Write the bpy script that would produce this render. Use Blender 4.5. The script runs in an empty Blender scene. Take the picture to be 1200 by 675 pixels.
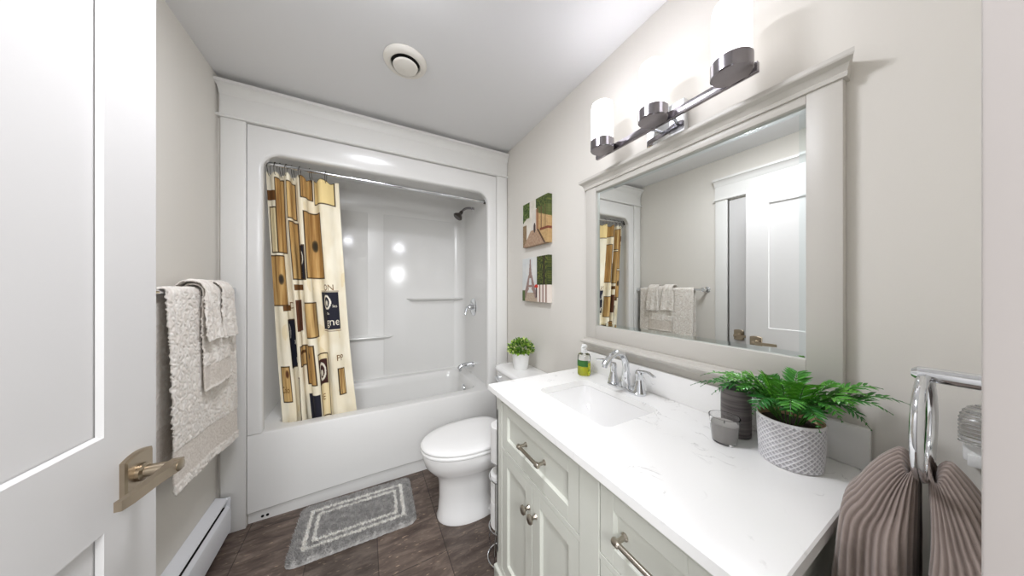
import bpy, bmesh, math, random
from mathutils import Vector, Matrix, noise
PI = math.pi
random.seed(7)
scene = bpy.context.scene
C = scene.collection

# ---------------------------------------------------------------- camera, world, exposure
cam_d = bpy.data.cameras.new('camera'); cam = bpy.data.objects.new('camera', cam_d); C.objects.link(cam)
cam.location = (0, 0, 1.315)
cam.rotation_euler = (PI/2, 0, -math.atan2(172, 318))
cam_d.sensor_width = 36; cam_d.lens = 318/1200*36; cam_d.clip_start = 0.02
scene.camera = cam
scene.view_settings.view_transform = 'Standard'; scene.view_settings.look = 'None'
scene.view_settings.gamma = 1; scene.view_settings.use_curve_mapping = False
scene.view_settings.exposure = 0.36
LAMP = 1.5
FILL_DOME = 45.0           # glow of the added ceiling fill light
HALL = 1.1
w = bpy.data.worlds.new('world'); scene.world = w; w.use_nodes = True
w.node_tree.nodes['Background'].inputs[0].default_value = (.96, .97, 1, 1)
w.node_tree.nodes['Background'].inputs[1].default_value = HALL

# unseen fill light added behind the open doorway
HALL_FILL = 43.0
ld = bpy.data.lights.new('hall_fill_light', 'AREA'); ld.shape = 'DISK'; ld.size = .9; ld.energy = HALL_FILL; ld.color = (.96, .98, 1)
lo = bpy.data.objects.new('hall_fill_light', ld); C.objects.link(lo); lo.location = (-.35, -1.6, 2.15); lo.rotation_euler = (math.radians(62), 0, -.22)

# ---------------------------------------------------------------- materials
def lin(c):
    r = []
    for v in c[:3]:
        v /= 255.0
        r.append(v/12.92 if v <= .04045 else ((v+.055)/1.055)**2.4)
    return (r[0], r[1], r[2], 1)
def mat(name, col, rough=.5, metal=0, bump=0, bscale=200, var=0, vscale=6, spec=.5, coat=0):
    m = bpy.data.materials.new(name); m.use_nodes = True
    nt = m.node_tree; b = nt.nodes['Principled BSDF']
    b.inputs['Base Color'].default_value = lin(col)
    b.inputs['Roughness'].default_value = rough; b.inputs['Metallic'].default_value = metal
    b.inputs['Specular IOR Level'].default_value = spec
    b.inputs['Coat Weight'].default_value = coat
    tc = nt.nodes.new('ShaderNodeTexCoord')
    if bump:
        n = nt.nodes.new('ShaderNodeTexNoise'); n.inputs['Scale'].default_value = bscale; n.inputs['Detail'].default_value = 3
        bp = nt.nodes.new('ShaderNodeBump'); bp.inputs['Strength'].default_value = bump; bp.inputs['Distance'].default_value = .002
        nt.links.new(tc.outputs['Object'], n.inputs['Vector']); nt.links.new(n.outputs['Fac'], bp.inputs['Height'])
        nt.links.new(bp.outputs['Normal'], b.inputs['Normal'])
    if var:
        n = nt.nodes.new('ShaderNodeTexNoise'); n.inputs['Scale'].default_value = vscale
        r = nt.nodes.new('ShaderNodeMapRange'); r.inputs['To Min'].default_value = 1-var; r.inputs['To Max'].default_value = 1+var
        mx = nt.nodes.new('ShaderNodeMix'); mx.data_type = 'RGBA'; mx.blend_type = 'MULTIPLY'; mx.inputs[0].default_value = 1
        nt.links.new(tc.outputs['Object'], n.inputs['Vector']); nt.links.new(n.outputs['Fac'], r.inputs['Value'])
        mx.inputs[6].default_value = lin(col); nt.links.new(r.outputs[0], mx.inputs[7])
        nt.links.new(mx.outputs[2], b.inputs['Base Color'])
    return m
def attr_mat(name, rough=.8, bump=0, bscale=300, sheen=0, mul=None):
    m = mat(name, (255, 255, 255), rough, bump=bump, bscale=bscale)
    nt = m.node_tree; b = nt.nodes['Principled BSDF']
    a = nt.nodes.new('ShaderNodeAttribute'); a.attribute_name = 'Col'
    nt.links.new(a.outputs['Color'], b.inputs['Base Color'])
    b.inputs['Sheen Weight'].default_value = sheen
    return m
def emit_mat(name, col, s):
    m = mat(name, col, .4); b = m.node_tree.nodes['Principled BSDF']
    b.inputs['Emission Color'].default_value = lin(col); b.inputs['Emission Strength'].default_value = s
    return m
def glass_mat(name, col, rough=0.0, ior=1.45):
    m = mat(name, col, rough); b = m.node_tree.nodes['Principled BSDF']
    b.inputs['Transmission Weight'].default_value = 1; b.inputs['IOR'].default_value = ior
    return m

M = {}
M['wall'] = mat('wall_paint', (224, 220, 212), .75, bump=.06, bscale=350)
M['ceiling'] = mat('ceiling_paint', (232, 232, 232), .85, bump=.05, bscale=300)
M['trim'] = mat('trim_paint', (232, 231, 227), .38)
M['door'] = mat('door_paint', (210, 208, 206), .4, bump=.02, bscale=90)
M['jamb'] = mat('jamb_paint', (178, 171, 166), .45, var=.015, vscale=10)
M['acrylic'] = mat('white_acrylic', (232, 231, 228), .17)
M['apron'] = mat('white_acrylic_apron', (229, 228, 225), .2)
M['ceramic'] = mat('white_ceramic', (240, 239, 237), .08, coat=.4)
M['seat'] = mat('white_seat_plastic', (243, 242, 240), .18)
M['vanity'] = mat('sage_grey_paint', (212, 213, 203), .4, var=.012, vscale=15)
M['gap'] = mat('shadow_gap', (120, 120, 112), .8)
M['frame'] = mat('mirror_frame_paint', (203, 199, 191), .4)
M['chrome'] = mat('chrome', (225, 227, 230), .06, 1)
M['nickel'] = mat('brushed_nickel', (176, 168, 156), .28, 1, bump=.03, bscale=500)
M['bronze'] = mat('satin_nickel', (172, 158, 138), .3, 1, bump=.03, bscale=500)
M['cup'] = mat('lamp_cup_metal', (150, 146, 150), .18, 1)
M['mirror'] = mat('mirror_glass', (238, 240, 238), .005, 1)
M['mirror_edge'] = mat('mirror_bevel', (225, 232, 230), .03, 1)
M['lamp'] = emit_mat('opal_shade', (252, 251, 255), LAMP)
M['white_metal'] = mat('white_enamel', (228, 229, 232), .3)
M['dark'] = mat('dark_slot', (28, 26, 24), .8)
M['vent'] = mat('vent_plastic', (233, 229, 220), .45)
M['plastic'] = mat('white_plastic', (238, 238, 236), .35)
M['clear'] = glass_mat('clear_glass', (250, 250, 250))
M['lens'] = glass_mat('frosted_ribbed_lens', (245, 245, 245), .25)
M['soap'] = glass_mat('yellow_green_soap', (205, 212, 30), .05, 1.35)
M['soil'] = mat('dark_soil', (40, 28, 20), .95, bump=1, bscale=120)
M['wax'] = mat('grey_wax', (172, 167, 162), .45)
M['paper'] = mat('toilet_paper', (240, 239, 236), .95, bump=.3, bscale=150)
M['label'] = mat('green_label', (48, 104, 40), .5, var=.5, vscale=60)
M['grout'] = mat('beige_pot_rim', (196, 160, 132), .8)
M['white_pot'] = mat('white_pot_glaze', (240, 240, 238), .3)
M['steel'] = mat('dark_steel', (90, 86, 82), .35, 1)
M['navy'] = mat('navy_print', (22, 24, 44), .9)
M['cream_ink'] = mat('cream_print', (235, 228, 210), .9)
M['brown_ink'] = mat('brown_print', (120, 84, 30), .9)
M['cloth'] = attr_mat('printed_curtain_cloth', .8, bump=.08, bscale=600)
M['canvas'] = attr_mat('painted_canvas', .7, bump=.15, bscale=500)
M['mat'] = attr_mat('bath_mat_pile', .95, bump=.5, bscale=500, sheen=.2)
M['terry'] = attr_mat('beige_terry', .95, bump=.35, bscale=700, sheen=.25)
M['brown_terry'] = attr_mat('taupe_ribbed_terry', .95, bump=.4, bscale=900, sheen=.3)
M['leaf'] = attr_mat('fern_green', .38)
M['topiary'] = attr_mat('boxwood_green', .5)

def floor_mat():
    m = mat('slate_tile_floor', (92, 80, 72), .45); nt = m.node_tree; b = nt.nodes['Principled BSDF']; L = nt.links.new
    tc = nt.nodes.new('ShaderNodeTexCoord')
    mp = nt.nodes.new('ShaderNodeMapping'); mp.inputs['Rotation'].default_value = (0, 0, PI/2); mp.inputs['Location'].default_value = (.13, .25, 0)
    br = nt.nodes.new('ShaderNodeTexBrick'); br.inputs['Scale'].default_value = 1; br.inputs['Brick Width'].default_value = .61; br.inputs['Row Height'].default_value = .305
    br.inputs['Mortar Size'].default_value = .0022; br.inputs['Color1'].default_value = (.75, .75, .75, 1); br.inputs['Color2'].default_value = (1.15, 1.12, 1.1, 1); br.inputs['Mortar'].default_value = (.35, .33, .32, 1)
    L(tc.outputs['Object'], mp.inputs[0]); L(mp.outputs[0], br.inputs['Vector'])
    st = nt.nodes.new('ShaderNodeMapping'); st.inputs['Scale'].default_value = (3, 11, 1); st.inputs['Rotation'].default_value = (0, 0, .5)
    n1 = nt.nodes.new('ShaderNodeTexNoise'); n1.inputs['Scale'].default_value = 2.2; n1.inputs['Detail'].default_value = 8; n1.inputs['Roughness'].default_value = .65; n1.inputs['Distortion'].default_value = .6
    L(tc.outputs['Object'], st.inputs[0]); L(st.outputs[0], n1.inputs['Vector'])
    cr = nt.nodes.new('ShaderNodeValToRGB'); e = cr.color_ramp.elements
    e[0].position = .3; e[0].color = lin((58, 46, 40)); e[1].position = .72; e[1].color = lin((128, 114, 104))
    x = e.new(.5); x.color = lin((92, 79, 71))
    L(n1.outputs['Fac'], cr.inputs[0])
    n2 = nt.nodes.new('ShaderNodeTexNoise'); n2.inputs['Scale'].default_value = 38; n2.inputs['Detail'].default_value = 6; L(st.outputs[0], n2.inputs['Vector']); n2.inputs['Scale'].default_value = 9
    c2 = nt.nodes.new('ShaderNodeValToRGB'); c2.color_ramp.elements[0].position = .62; c2.color_ramp.elements[0].color = (0, 0, 0, 1); c2.color_ramp.elements[1].position = .72; c2.color_ramp.elements[1].color = (1, 1, 1, 1)
    L(n2.outputs['Fac'], c2.inputs[0])
    mx0 = nt.nodes.new('ShaderNodeMix'); mx0.data_type = 'RGBA'; mx0.inputs[7].default_value = lin((168, 148, 126))
    L(c2.outputs[0], mx0.inputs[0]); L(cr.outputs[0], mx0.inputs[6])
    mx = nt.nodes.new('ShaderNodeMix'); mx.data_type = 'RGBA'; mx.blend_type = 'MULTIPLY'; mx.inputs[0].default_value = 1
    L(mx0.outputs[2], mx.inputs[6]); L(br.outputs['Color'], mx.inputs[7]); L(mx.outputs[2], b.inputs['Base Color'])
    bp = nt.nodes.new('ShaderNodeBump'); bp.inputs['Strength'].default_value = .35; bp.inputs['Distance'].default_value = .003
    L(n1.outputs['Fac'], bp.inputs['Height']); L(bp.outputs['Normal'], b.inputs['Normal'])
    return m
M['floor'] = floor_mat()
def quartz_mat():
    m = mat('white_quartz', (240, 239, 235), .16); nt = m.node_tree; b = nt.nodes['Principled BSDF']; L = nt.links.new
    tc = nt.nodes.new('ShaderNodeTexCoord')
    def nz(s, d, dist=0):
        n = nt.nodes.new('ShaderNodeTexNoise'); n.inputs['Scale'].default_value = s; n.inputs['Detail'].default_value = d; n.inputs['Distortion'].default_value = dist
        L(tc.outputs['Object'], n.inputs['Vector']); return n
    a = nz(8, 5, 1.6)
    s = nt.nodes.new('ShaderNodeMath'); s.operation = 'SUBTRACT'; s.inputs[1].default_value = .5; L(a.outputs['Fac'], s.inputs[0])
    ab = nt.nodes.new('ShaderNodeMath'); ab.operation = 'ABSOLUTE'; L(s.outputs[0], ab.inputs[0])
    mr = nt.nodes.new('ShaderNodeMapRange'); mr.inputs['From Min'].default_value = .0; mr.inputs['From Max'].default_value = .014; mr.inputs['To Min'].default_value = 1; mr.inputs['To Max'].default_value = 0
    L(ab.outputs[0], mr.inputs['Value'])
    k = nz(13, 2); r2 = nt.nodes.new('ShaderNodeMapRange'); r2.inputs['From Min'].default_value = .56; r2.inputs['From Max'].default_value = .68; L(k.outputs['Fac'], r2.inputs['Value'])
    mu = nt.nodes.new('ShaderNodeMath'); mu.operation = 'MULTIPLY'; L(mr.outputs[0], mu.inputs[0]); L(r2.outputs[0], mu.inputs[1])
    m2 = nt.nodes.new('ShaderNodeMath'); m2.operation = 'MULTIPLY'; m2.inputs[1].default_value = .6; L(mu.outputs[0], m2.inputs[0])
    mx = nt.nodes.new('ShaderNodeMix'); mx.data_type = 'RGBA'; mx.inputs[6].default_value = lin((248, 247, 244)); mx.inputs[7].default_value = lin((176, 174, 170))
    L(m2.outputs[0], mx.inputs[0]); L(mx.outputs[2], b.inputs['Base Color'])
    return m
M['quartz'] = quartz_mat()
def striped_mat(name, c1, c2, scale):
    m = mat(name, c1, .5); nt = m.node_tree; b = nt.nodes['Principled BSDF']; L = nt.links.new
    tc = nt.nodes.new('ShaderNodeTexCoord'); mp = nt.nodes.new('ShaderNodeMapping'); mp.inputs['Scale'].default_value = (4, 4, scale)
    n = nt.nodes.new('ShaderNodeTexNoise'); n.inputs['Scale'].default_value = 1; n.inputs['Detail'].default_value = 4
    cr = nt.nodes.new('ShaderNodeValToRGB'); cr.color_ramp.elements[0].position = .35; cr.color_ramp.elements[0].color = lin(c1); cr.color_ramp.elements[1].position = .65; cr.color_ramp.elements[1].color = lin(c2)
    L(tc.outputs['Object'], mp.inputs[0]); L(mp.outputs[0], n.inputs['Vector']); L(n.outputs['Fac'], cr.inputs[0]); L(cr.outputs[0], b.inputs['Base Color'])
    return m
M['vase'] = striped_mat('grey_streaked_glaze', (74, 68, 68), (122, 115, 112), 120)

# ---------------------------------------------------------------- object helpers
def wm(o):
    return (wm(o.parent) @ o.matrix_basis) if o.parent else o.matrix_basis.copy()
def tag(o, label=None, cat=None, group=None, kind=None):
    if label: o['label'] = label
    if cat: o['category'] = cat
    if group: o['group'] = group
    if kind: o['kind'] = kind
    return o
def thing(name, label, cat, loc=(0, 0, 0), rz=0, group=None, kind=None):
    o = bpy.data.objects.new(name, None); C.objects.link(o); o.empty_display_size = .05
    o.location = loc; o.rotation_euler = (0, 0, rz)
    return tag(o, label, cat, group, kind)
def obj(name, bm, m, parent=None, smooth=True, ang=35, local=False, origin=None, colors=None, recalc=True):
    if recalc: bmesh.ops.recalc_face_normals(bm, faces=bm.faces)
    me = bpy.data.meshes.new(name)
    if parent and not local: bm.transform(wm(parent).inverted())
    if origin is not None and not parent: bm.transform(Matrix.Translation(-Vector(origin)))
    bm.to_mesh(me); bm.free()
    ms = m if isinstance(m, (list, tuple)) else [m]
    for q in ms: me.materials.append(q)
    if smooth:
        for p in me.polygons: p.use_smooth = True
        me.set_sharp_from_angle(angle=math.radians(ang))
    if colors is not None:
        a = me.color_attributes.new('Col', 'FLOAT_COLOR', 'POINT')
        flat = []
        for c in colors: flat.extend(lin(c))
        a.data.foreach_set('color', flat)
    o = bpy.data.objects.new(name, me); C.objects.link(o)
    if parent: o.parent = parent
    if origin is not None and not parent: o.location = origin
    return o
def struct(name, bm, m, **k):
    o = obj(name, bm, m, **k)
    if not o.parent: o['kind'] = 'structure'
    return o
def B(): return bmesh.new()
def box(bm, x0, x1, y0, y1, z0, z1, bev=0, seg=2):
    mt = Matrix.Translation(((x0+x1)/2, (y0+y1)/2, (z0+z1)/2)) @ Matrix.Diagonal((abs(x1-x0), abs(y1-y0), abs(z1-z0), 1))
    r = bmesh.ops.create_cube(bm, size=1, matrix=mt)
    if bev:
        es = list({e for v in r['verts'] for e in v.link_edges})
        bmesh.ops.bevel(bm, geom=es, offset=bev, segments=seg, profile=.5, affect='EDGES')
    return bm
def loft(bm, loops, closed=True, cap0=False, cap1=False):
    vs = [[bm.verts.new(p) for p in lp] for lp in loops]
    n = len(loops[0])
    for a, b in zip(vs[:-1], vs[1:]):
        for i in range(n if closed else n-1):
            j = (i+1) % n
            bm.faces.new((a[i], a[j], b[j], b[i]))
    if cap0: bm.faces.new(list(reversed(vs[0])))
    if cap1: bm.faces.new(vs[-1])
    return vs
def frames(pts):
    pts = [Vector(p) for p in pts]; T = []
    for i in range(len(pts)):
        a = pts[max(i-1, 0)]; b = pts[min(i+1, len(pts)-1)]
        T.append((b-a).normalized())
    up = Vector((0, 0, 1)) if abs(T[0].z) < .9 else Vector((1, 0, 0))
    N = [(up - T[0]*up.dot(T[0])).normalized()]
    for i in range(1, len(pts)):
        n = N[-1] - T[i]*N[-1].dot(T[i]); N.append(n.normalized())
    return pts, T, N
def tube(bm, pts, r, n=12, cap=True, closed=False, flat=1.0):
    if closed:
        pts = [Vector(p) for p in pts]; k = len(pts); cen = sum(pts, Vector())/k
        loops = []
        nrm = (pts[0]-cen).cross(pts[1]-cen).normalized()
        for p in pts:
            d = (p-cen).normalized()
            loops.append([p + d*(r*math.cos(2*PI*i/n)) + nrm*(r*math.sin(2*PI*i/n)) for i in range(n)])
        loops.append(loops[0]); vs = loft(bm, loops)
        bmesh.ops.remove_doubles(bm, verts=[v for l in vs for v in l], dist=1e-6)
        return bm
    P, T, N = frames(pts); loops = []
    for i, p in enumerate(P):
        rr = r[i] if isinstance(r, (list, tuple)) else r
        b = T[i].cross(N[i])
        loops.append([p + N[i]*(rr*flat*math.cos(2*PI*k/n)) + b*(rr*math.sin(2*PI*k/n)) for k in range(n)])
    loft(bm, loops, True, cap, cap)
    return bm
def cyl(bm, p0, p1, r0, r1=None, n=24):
    p0 = Vector(p0); p1 = Vector(p1)
    return tube(bm, [p0, p1], [r0, r0 if r1 is None else r1], n)
def lathe(bm, prof, cen, n=36, axis='z', cap0=True, cap1=True):
    loops = []
    for r, h in prof:
        lp = []
        for i in range(n):
            a = 2*PI*i/n; c, s = r*math.cos(a), r*math.sin(a)
            q = {'z': (c, s, h), 'x': (h, c, s), 'y': (c, h, s)}[axis]
            lp.append(Vector(cen)+Vector(q))
        loops.append(lp)
    loft(bm, loops, True, cap0, cap1)
    return bm
def rrect(x0, x1, y0, y1, r, k=6):
    P = []
    for cx, cy, a0 in ((x1-r, y1-r, 0), (x0+r, y1-r, 90), (x0+r, y0+r, 180), (x1-r, y0+r, 270)):
        for i in range(k+1):
            a = math.radians(a0 + 90*i/k); P.append((cx+r*math.cos(a), cy+r*math.sin(a)))
    return P
def clampmap(P, x0, x1, y0, y1, X0, X1, Y0, Y1, k=6):
    # partner points of an rrect loop on an outer rectangle
    out = []
    for c, (sx, sy) in enumerate(((1, 1), (0, 1), (0, 0), (1, 0))):
        for i in range(k+1):
            p = P[c*(k+1)+i]
            cx = X1 if sx else X0; cy = Y1 if sy else Y0
            t = i/k
            if c in (0, 2): q = (cx, p[1] + (cy-p[1])*min(1, 2*t)) if t < .5 else ((cx if t == .5 else p[0] + (cx-p[0])*min(1, 2*(1-t))), cy)
            else: q = (p[0] + (cx-p[0])*min(1, 2*t), cy) if t < .5 else (cx, (cy if t == .5 else p[1] + (cy-p[1])*min(1, 2*(1-t))))
            out.append(q)
    return out
def grid(bm, nu, nv, f):
    vs = [[bm.verts.new(f(i/(nu-1), j/(nv-1))) for i in range(nu)] for j in range(nv)]
    for j in range(nv-1):
        for i in range(nu-1):
            bm.faces.new((vs[j][i], vs[j][i+1], vs[j+1][i+1], vs[j+1][i]))
    return vs
def lerp(a, b, t): return a+(b-a)*t
def sstep(a, b, x):
    t = max(0, min(1, (x-a)/(b-a))); return t*t*(3-2*t)
def mixc(a, b, t): return tuple(lerp(a[i], b[i], t) for i in range(3))
def fbm(x, y, z=0, o=3):
    s = 0; a = .5
    for _ in range(o):
        s += a*noise.noise((x, y, z)); x *= 2; y *= 2; z *= 2; a *= .5
    return s
def bez(p0, p1, p2, n):
    p0, p1, p2 = Vector(p0), Vector(p1), Vector(p2)
    return [(1-t)**2*p0+2*t*(1-t)*p1+t*t*p2 for t in [i/n for i in range(n+1)]]

# ---------------------------------------------------------------- room shell
XL, XR, YB, YF, ZC = -.69, 1.04, 2.016, -.01, 2.44
b = box(B(), XL-.1, XR+.1, -.13, 2.9, -.05, 0); struct('floor', b, M['floor'], smooth=False)
b = box(B(), XL-.1, XR+.1, -.13, 2.9, ZC, ZC+.05); struct('ceiling', b, M['ceiling'], smooth=False)
b = B()                                         # left wall with the closet door opening
box(b, XL-.1, XL, -.13, .39, 0, ZC); box(b, XL-.1, XL, 1.16, 2.9, 0, ZC); box(b, XL-.1, XL, .39, 1.16, 2.07, ZC)
struct('wall_left', b, M['wall'], smooth=False)
b = box(B(), XR, XR+.1, -.13, 2.9, 0, ZC); struct('wall_right', b, M['wall'], smooth=False)
b = B(); box(b, XL, -.575, YB, YB+.08, 0, ZC); box(b, .942, XR, YB, YB+.08, 0, ZC); box(b, -.575, .942, YB, YB+.08, 2.235, ZC); box(b, XL, XR, 2.82, 2.9, 0, ZC)
struct('wall_back', b, M['wall'], smooth=False)
b = B(); box(b, XL, -.505, -.12, YF, 0, ZC); box(b, .373, XR, -.12, YF, 0, ZC); box(b, -.505, .373, -.12, YF, 2.09, ZC)
struct('wall_front', b, M['wall'], smooth=False)

# casing round the tub alcove
b = box(B(), -.675, -.575, YB-.018, YB, 0, 2.225, .002); struct('trim_1', b, M['trim'])
b = box(B(), .942, 1.034, YB-.018, YB, 0, 2.225, .002); struct('trim_2', b, M['trim'])
def header(bm, a0, a1, z0, face, s, axis):
    """craftsman head: bead, frieze board, crown; face = wall coordinate, s = outward direction"""
    def pr(prof, e0, e1):
        l0 = []; l1 = []
        for d, z in prof:
            for l, e in ((l0, e0-(d if e0 == a0 else -0)*1.0 if False else e0), (l1, e1)):
                l.append((e, face+s*d, z) if axis == 'x' else (face+s*d, e, z))
        loft(bm, [l0, l1], True, True, True)
    pr([(0, z0), (.028, z0), (.032, z0+.006), (.028, z0+.014), (0, z0+.014)], a0-.012, a1+.006)
    pr([(0, z0+.014), (.02, z0+.014), (.02, z0+.135), (0, z0+.135)], a0, a1)
    # crown: mitred returns
    prof = [(.020, z0+.120), (.024, z0+.126), (.026, z0+.140), (.034, z0+.158), (.046, z0+.168), (.052, z0+.170), (.052, z0+.186), (0, z0+.186), (0, z0+.120)]
    l0 = []; l1 = []
    for d, z in prof:
        k = max(0, d-.020)*.5
        for l, e in ((l0, a0-k), (l1, a1+min(k, .004))):
            l.append((e, face+s*d, z) if axis == 'x' else (face+s*d, e, z))
    loft(bm, [l0, l1], True, True, True)
b = B(); header(b, -.678, 1.034, 2.225, YB, -1, 'x'); struct('trim_3', b, M['trim'])
# closet door in the left wall and its casing
b = B(); box(b, XL, XL+.018, 1.165, 1.255, 0, 2.075, .002); box(b, XL, XL+.018, .295, .385, 0, 2.075, .002); struct('trim_4', b, M['trim'])
b = B(); header(b, .293, 1.257, 2.075, XL, 1, 'y'); struct('trim_5', b, M['trim'])
b = B(); box(b, XL-.1, XL, 1.160, 1.165, 0, 2.07); struct('trim_6', b, M['trim'])

def panel_door(bm, L, H, T, st, rails):
    """door slab in local x (0..L), thickness -T..0 in y, recessed panels between the rails [(z0,z1)...]"""
    rec = .008; bv = .005
    box(bm, 0, L, -T+.010, -.010, 0.002, H-.002)
    for (x0, x1) in ((0, st), (L-st, L)):
        for y0, y1 in ((-.010, 0), (-T, -T+.010)): box(bm, x0, x1, y0, y1, 0, H)
    for z0, z1 in rails:
        for y0, y1 in ((-.010, 0), (-T, -T+.010)): box(bm, st, L-st, y0, y1, z0, z1)
    for (z0, z1) in zip([r[1] for r in rails[:-1]], [r[0] for r in rails[1:]]):
        for s0, s1 in ((0, -rec), (-T, -T+rec)):
            a = [(st, s0, z0), (L-st, s0, z0), (L-st, s0, z1), (st, s0, z1)]
            c = [(st+bv, s1, z0+bv), (L-st-bv, s1, z0+bv), (L-st-bv, s1, z1-bv), (st+bv, s1, z1-bv)]
            loft(bm, [a, c], True)
def lever_handle(parent, px, z, side, pz=1):
    """satin lever set on the door face, local coordinates: x along door, +y out of the face"""
    b = B()
    prof = []
    pts = []
    for i in range(13):                         # square plate with bowed top and bottom edges
        t = -1+2*i/12; pts.append((t*.034, .038+.007*(1-t*t)))
    lp = [(px+x, 0, z+zz) for x, zz in pts] + [(px+x, 0, z-zz) for x, zz in reversed(pts)]
    l2 = [(x, .007, zz) for x, _, zz in lp]
    l3 = [(px+(x-px)*.9, .010, z+(zz-z)*.9) for x, _, zz in lp]
    loft(b, [lp, l2, l3], True, True, True)
    hp = obj('handle_plate', b, M['bronze'], parent, local=True, ang=25)
    b = B(); lathe(b, [(.018, .009), (.018, .016), (.012, .019), (.0115, .058), (.013, .060), (.013, .070), (.010, .072)], (px, 0, z), 28, 'y')
    obj('spindle', b, M['bronze'], hp, local=True)
    b = B()
    xs = [0, -.012, -.05, -.095, -.118]
    loops = []
    for x, h, y0, y1 in ((.012, .011, .050, .070), (-.006, .012, .050, .070), (-.05, .010, .052, .064), (-.10, .010, .050, .060), (-.120, .009, .046, .056)):
        loops.append([(px+side*-x if False else px-side*(-x), y0, z-h), (px+side*x, y1, z-h), (px+side*x, y1, z+h), (px+side*x, y0, z+h)])
    loft(b, loops, True, True, True)
    obj('lever', b, M['bronze'], hp, local=True, ang=25)

# open entry door: hinge near the camera at the left
hx, hy, ex, ey = -.497, .032, -.424, .94
DL = math.hypot(ex-hx, ey-hy); da = math.atan2(ey-hy, ex-hx)
d1 = thing('door_1', 'white two panel door standing open at the left with satin lever', 'door', (hx, hy, .012), da, kind='structure')
# local frame: x along door, face towards room is -y  -> build mirrored so +y faces the room
def flip(bm):
    bm.transform(Matrix.Diagonal((1, -1, 1, 1)))
    return bm
b = B(); panel_door(b, DL, 2.03, .035, .123, [(0, .22), (.84, 1.02), (1.90, 2.03)]); flip(b)
bm_door = b
obj('door_slab', b, M['door'], d1, local=True, smooth=False)
hb = thing('door_handle', None, None); hb.parent = d1
def handle_on(parent, px, z, side):
    lever_handle(parent, px, z, side)
lever_handle(hb, DL-.058, .913, 1)
for c in hb.children: pass
def flip_children(root):
    for c in list(bpy.data.objects):
        p = c.parent
        while p is not None and p != root: p = p.parent
        if p == root and c.type == 'MESH':
            c.data.transform(Matrix.Diagonal((1, -1, 1, 1))); c.data.flip_normals()
flip_children(hb)
b = B(); box(b, DL-.001, DL+.0012, .006, .029, .885, .945); obj('latch_plate', b, M['bronze'], d1, local=True)

# closed closet door behind it
d2 = thing('door_2', 'closed white closet door in the left wall behind the open door', 'door', (XL-.035, .393, .01), PI/2, kind='structure')
b = B(); panel_door(b, .764, 2.05, .035, .115, [(0, .22), (.84, 1.02), (1.92, 2.05)]); b.transform(Matrix.Translation((0, -.0, 0))); flip(b)
bmesh.ops.translate(b, verts=b.verts, vec=(0, -.035, 0))
obj('door_slab', b, M['door'], d2, local=True, smooth=False)
hb2 = thing('door_handle', None, None); hb2.parent = d2; hb2.location = (0, -.035, 0)
lever_handle(hb2, .764-.07, .915, 1); flip_children(hb2)
b = B(); box(b, XL-.03, XL-.002, 1.1585, 1.1605, .90, .97); struct('strike_plate', b, M['steel'])
bpy.data.objects['strike_plate'].name = 'trim_7'

# entry doorway lining: the pale jamb edge at the right of the photo
b = box(B(), .353, .373, -.13, .010, 0, 2.09, .0015); struct('trim_8', b, M['jamb'])
b = box(B(), .373, .45, YF, .008, 0, 2.09, .0015); struct('trim_9', b, M['jamb'])
b = B(); box(b, -.525, -.505, -.13, YF, 0, 2.09, .0015); box(b, -.505, .353, -.13, YF, 2.07, 2.09); struct('trim_10', b, M['jamb'])

# fill light added on the ceiling in mid room, out of view
t = thing('ceiling_fill_light', 'added round opal fill light in the middle of the bathroom ceiling, out of view', 'light fixture', (.03, .82, ZC))
b = lathe(B(), [(.188, -.001), (.190, -.012), (.186, -.024), (.178, -.026), (.0, -.020)], (.03, .82, ZC), 48, cap1=False); obj('base', b, M['nickel'], t)
b = lathe(B(), [(.176, -.020), (.174, -.028), (.158, -.040), (.11, -.048), (.05, -.052), (.0, -.053)], (.03, .82, ZC), 48, cap0=False, cap1=False); obj('dome', b, emit_mat('opal_fill_dome', (245, 247, 255), FILL_DOME), t)

# ---------------------------------------------------------------- tub and shower unit
U = thing('tub_shower_unit', 'white one-piece acrylic tub and shower surround filling the back alcove', 'bathtub', (.18, 2.4, 0))
ox0, ox1, oz1 = -.573, .940, 2.222
ix0, ix1, iz0, iz1, ir = -.510, .868, .50, 2.078, .085
def ushape(x0, x1, z0, z1, r, k=10):
    P = [(x0, z0), (x0, z0+.02), (x0, z1-r)]
    for i in range(1, k): a = PI - (PI/2)*i/k; P.append((x0+r+r*math.cos(a), z1-r+r*math.sin(a)))
    P.append((x0+r, z1)); P.append(((x0+x1)/2, z1)); P.append((x1-r, z1))
    for i in range(1, k): a = PI/2 - (PI/2)*i/k; P.append((x1-r+r*math.cos(a), z1-r+r*math.sin(a)))
    P += [(x1, z1-r), (x1, z0+.02), (x1, z0)]
    return P
k = 10
inn = ushape(ix0, ix1, iz0, iz1, ir, k)
out = []
for i, (x, z) in enumerate(inn):
    if i < 3: out.append((ox0, z))
    elif i < 2+k:
        t = (i-2)/k; out.append((ox0, lerp(iz1-ir, oz1, min(1, 2*t))) if t <= .5 else (lerp(ox0, ix0+ir, 2*t-1), oz1))
    elif i <= 4+k: out.append((x, oz1))
    elif i < 4+2*k:
        t = (i-4-k)/k; out.append((lerp(ix1-ir, ox1, min(1, 2*t)), oz1) if t <= .5 else (ox1, lerp(oz1, iz1-ir, 2*t-1)))
    else: out.append((ox1, z))
def inset(P, d): return ushape(ix0+d, ix1-d, iz0, iz1-d, ir-d*.6, k)
yf = YB-.004
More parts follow.
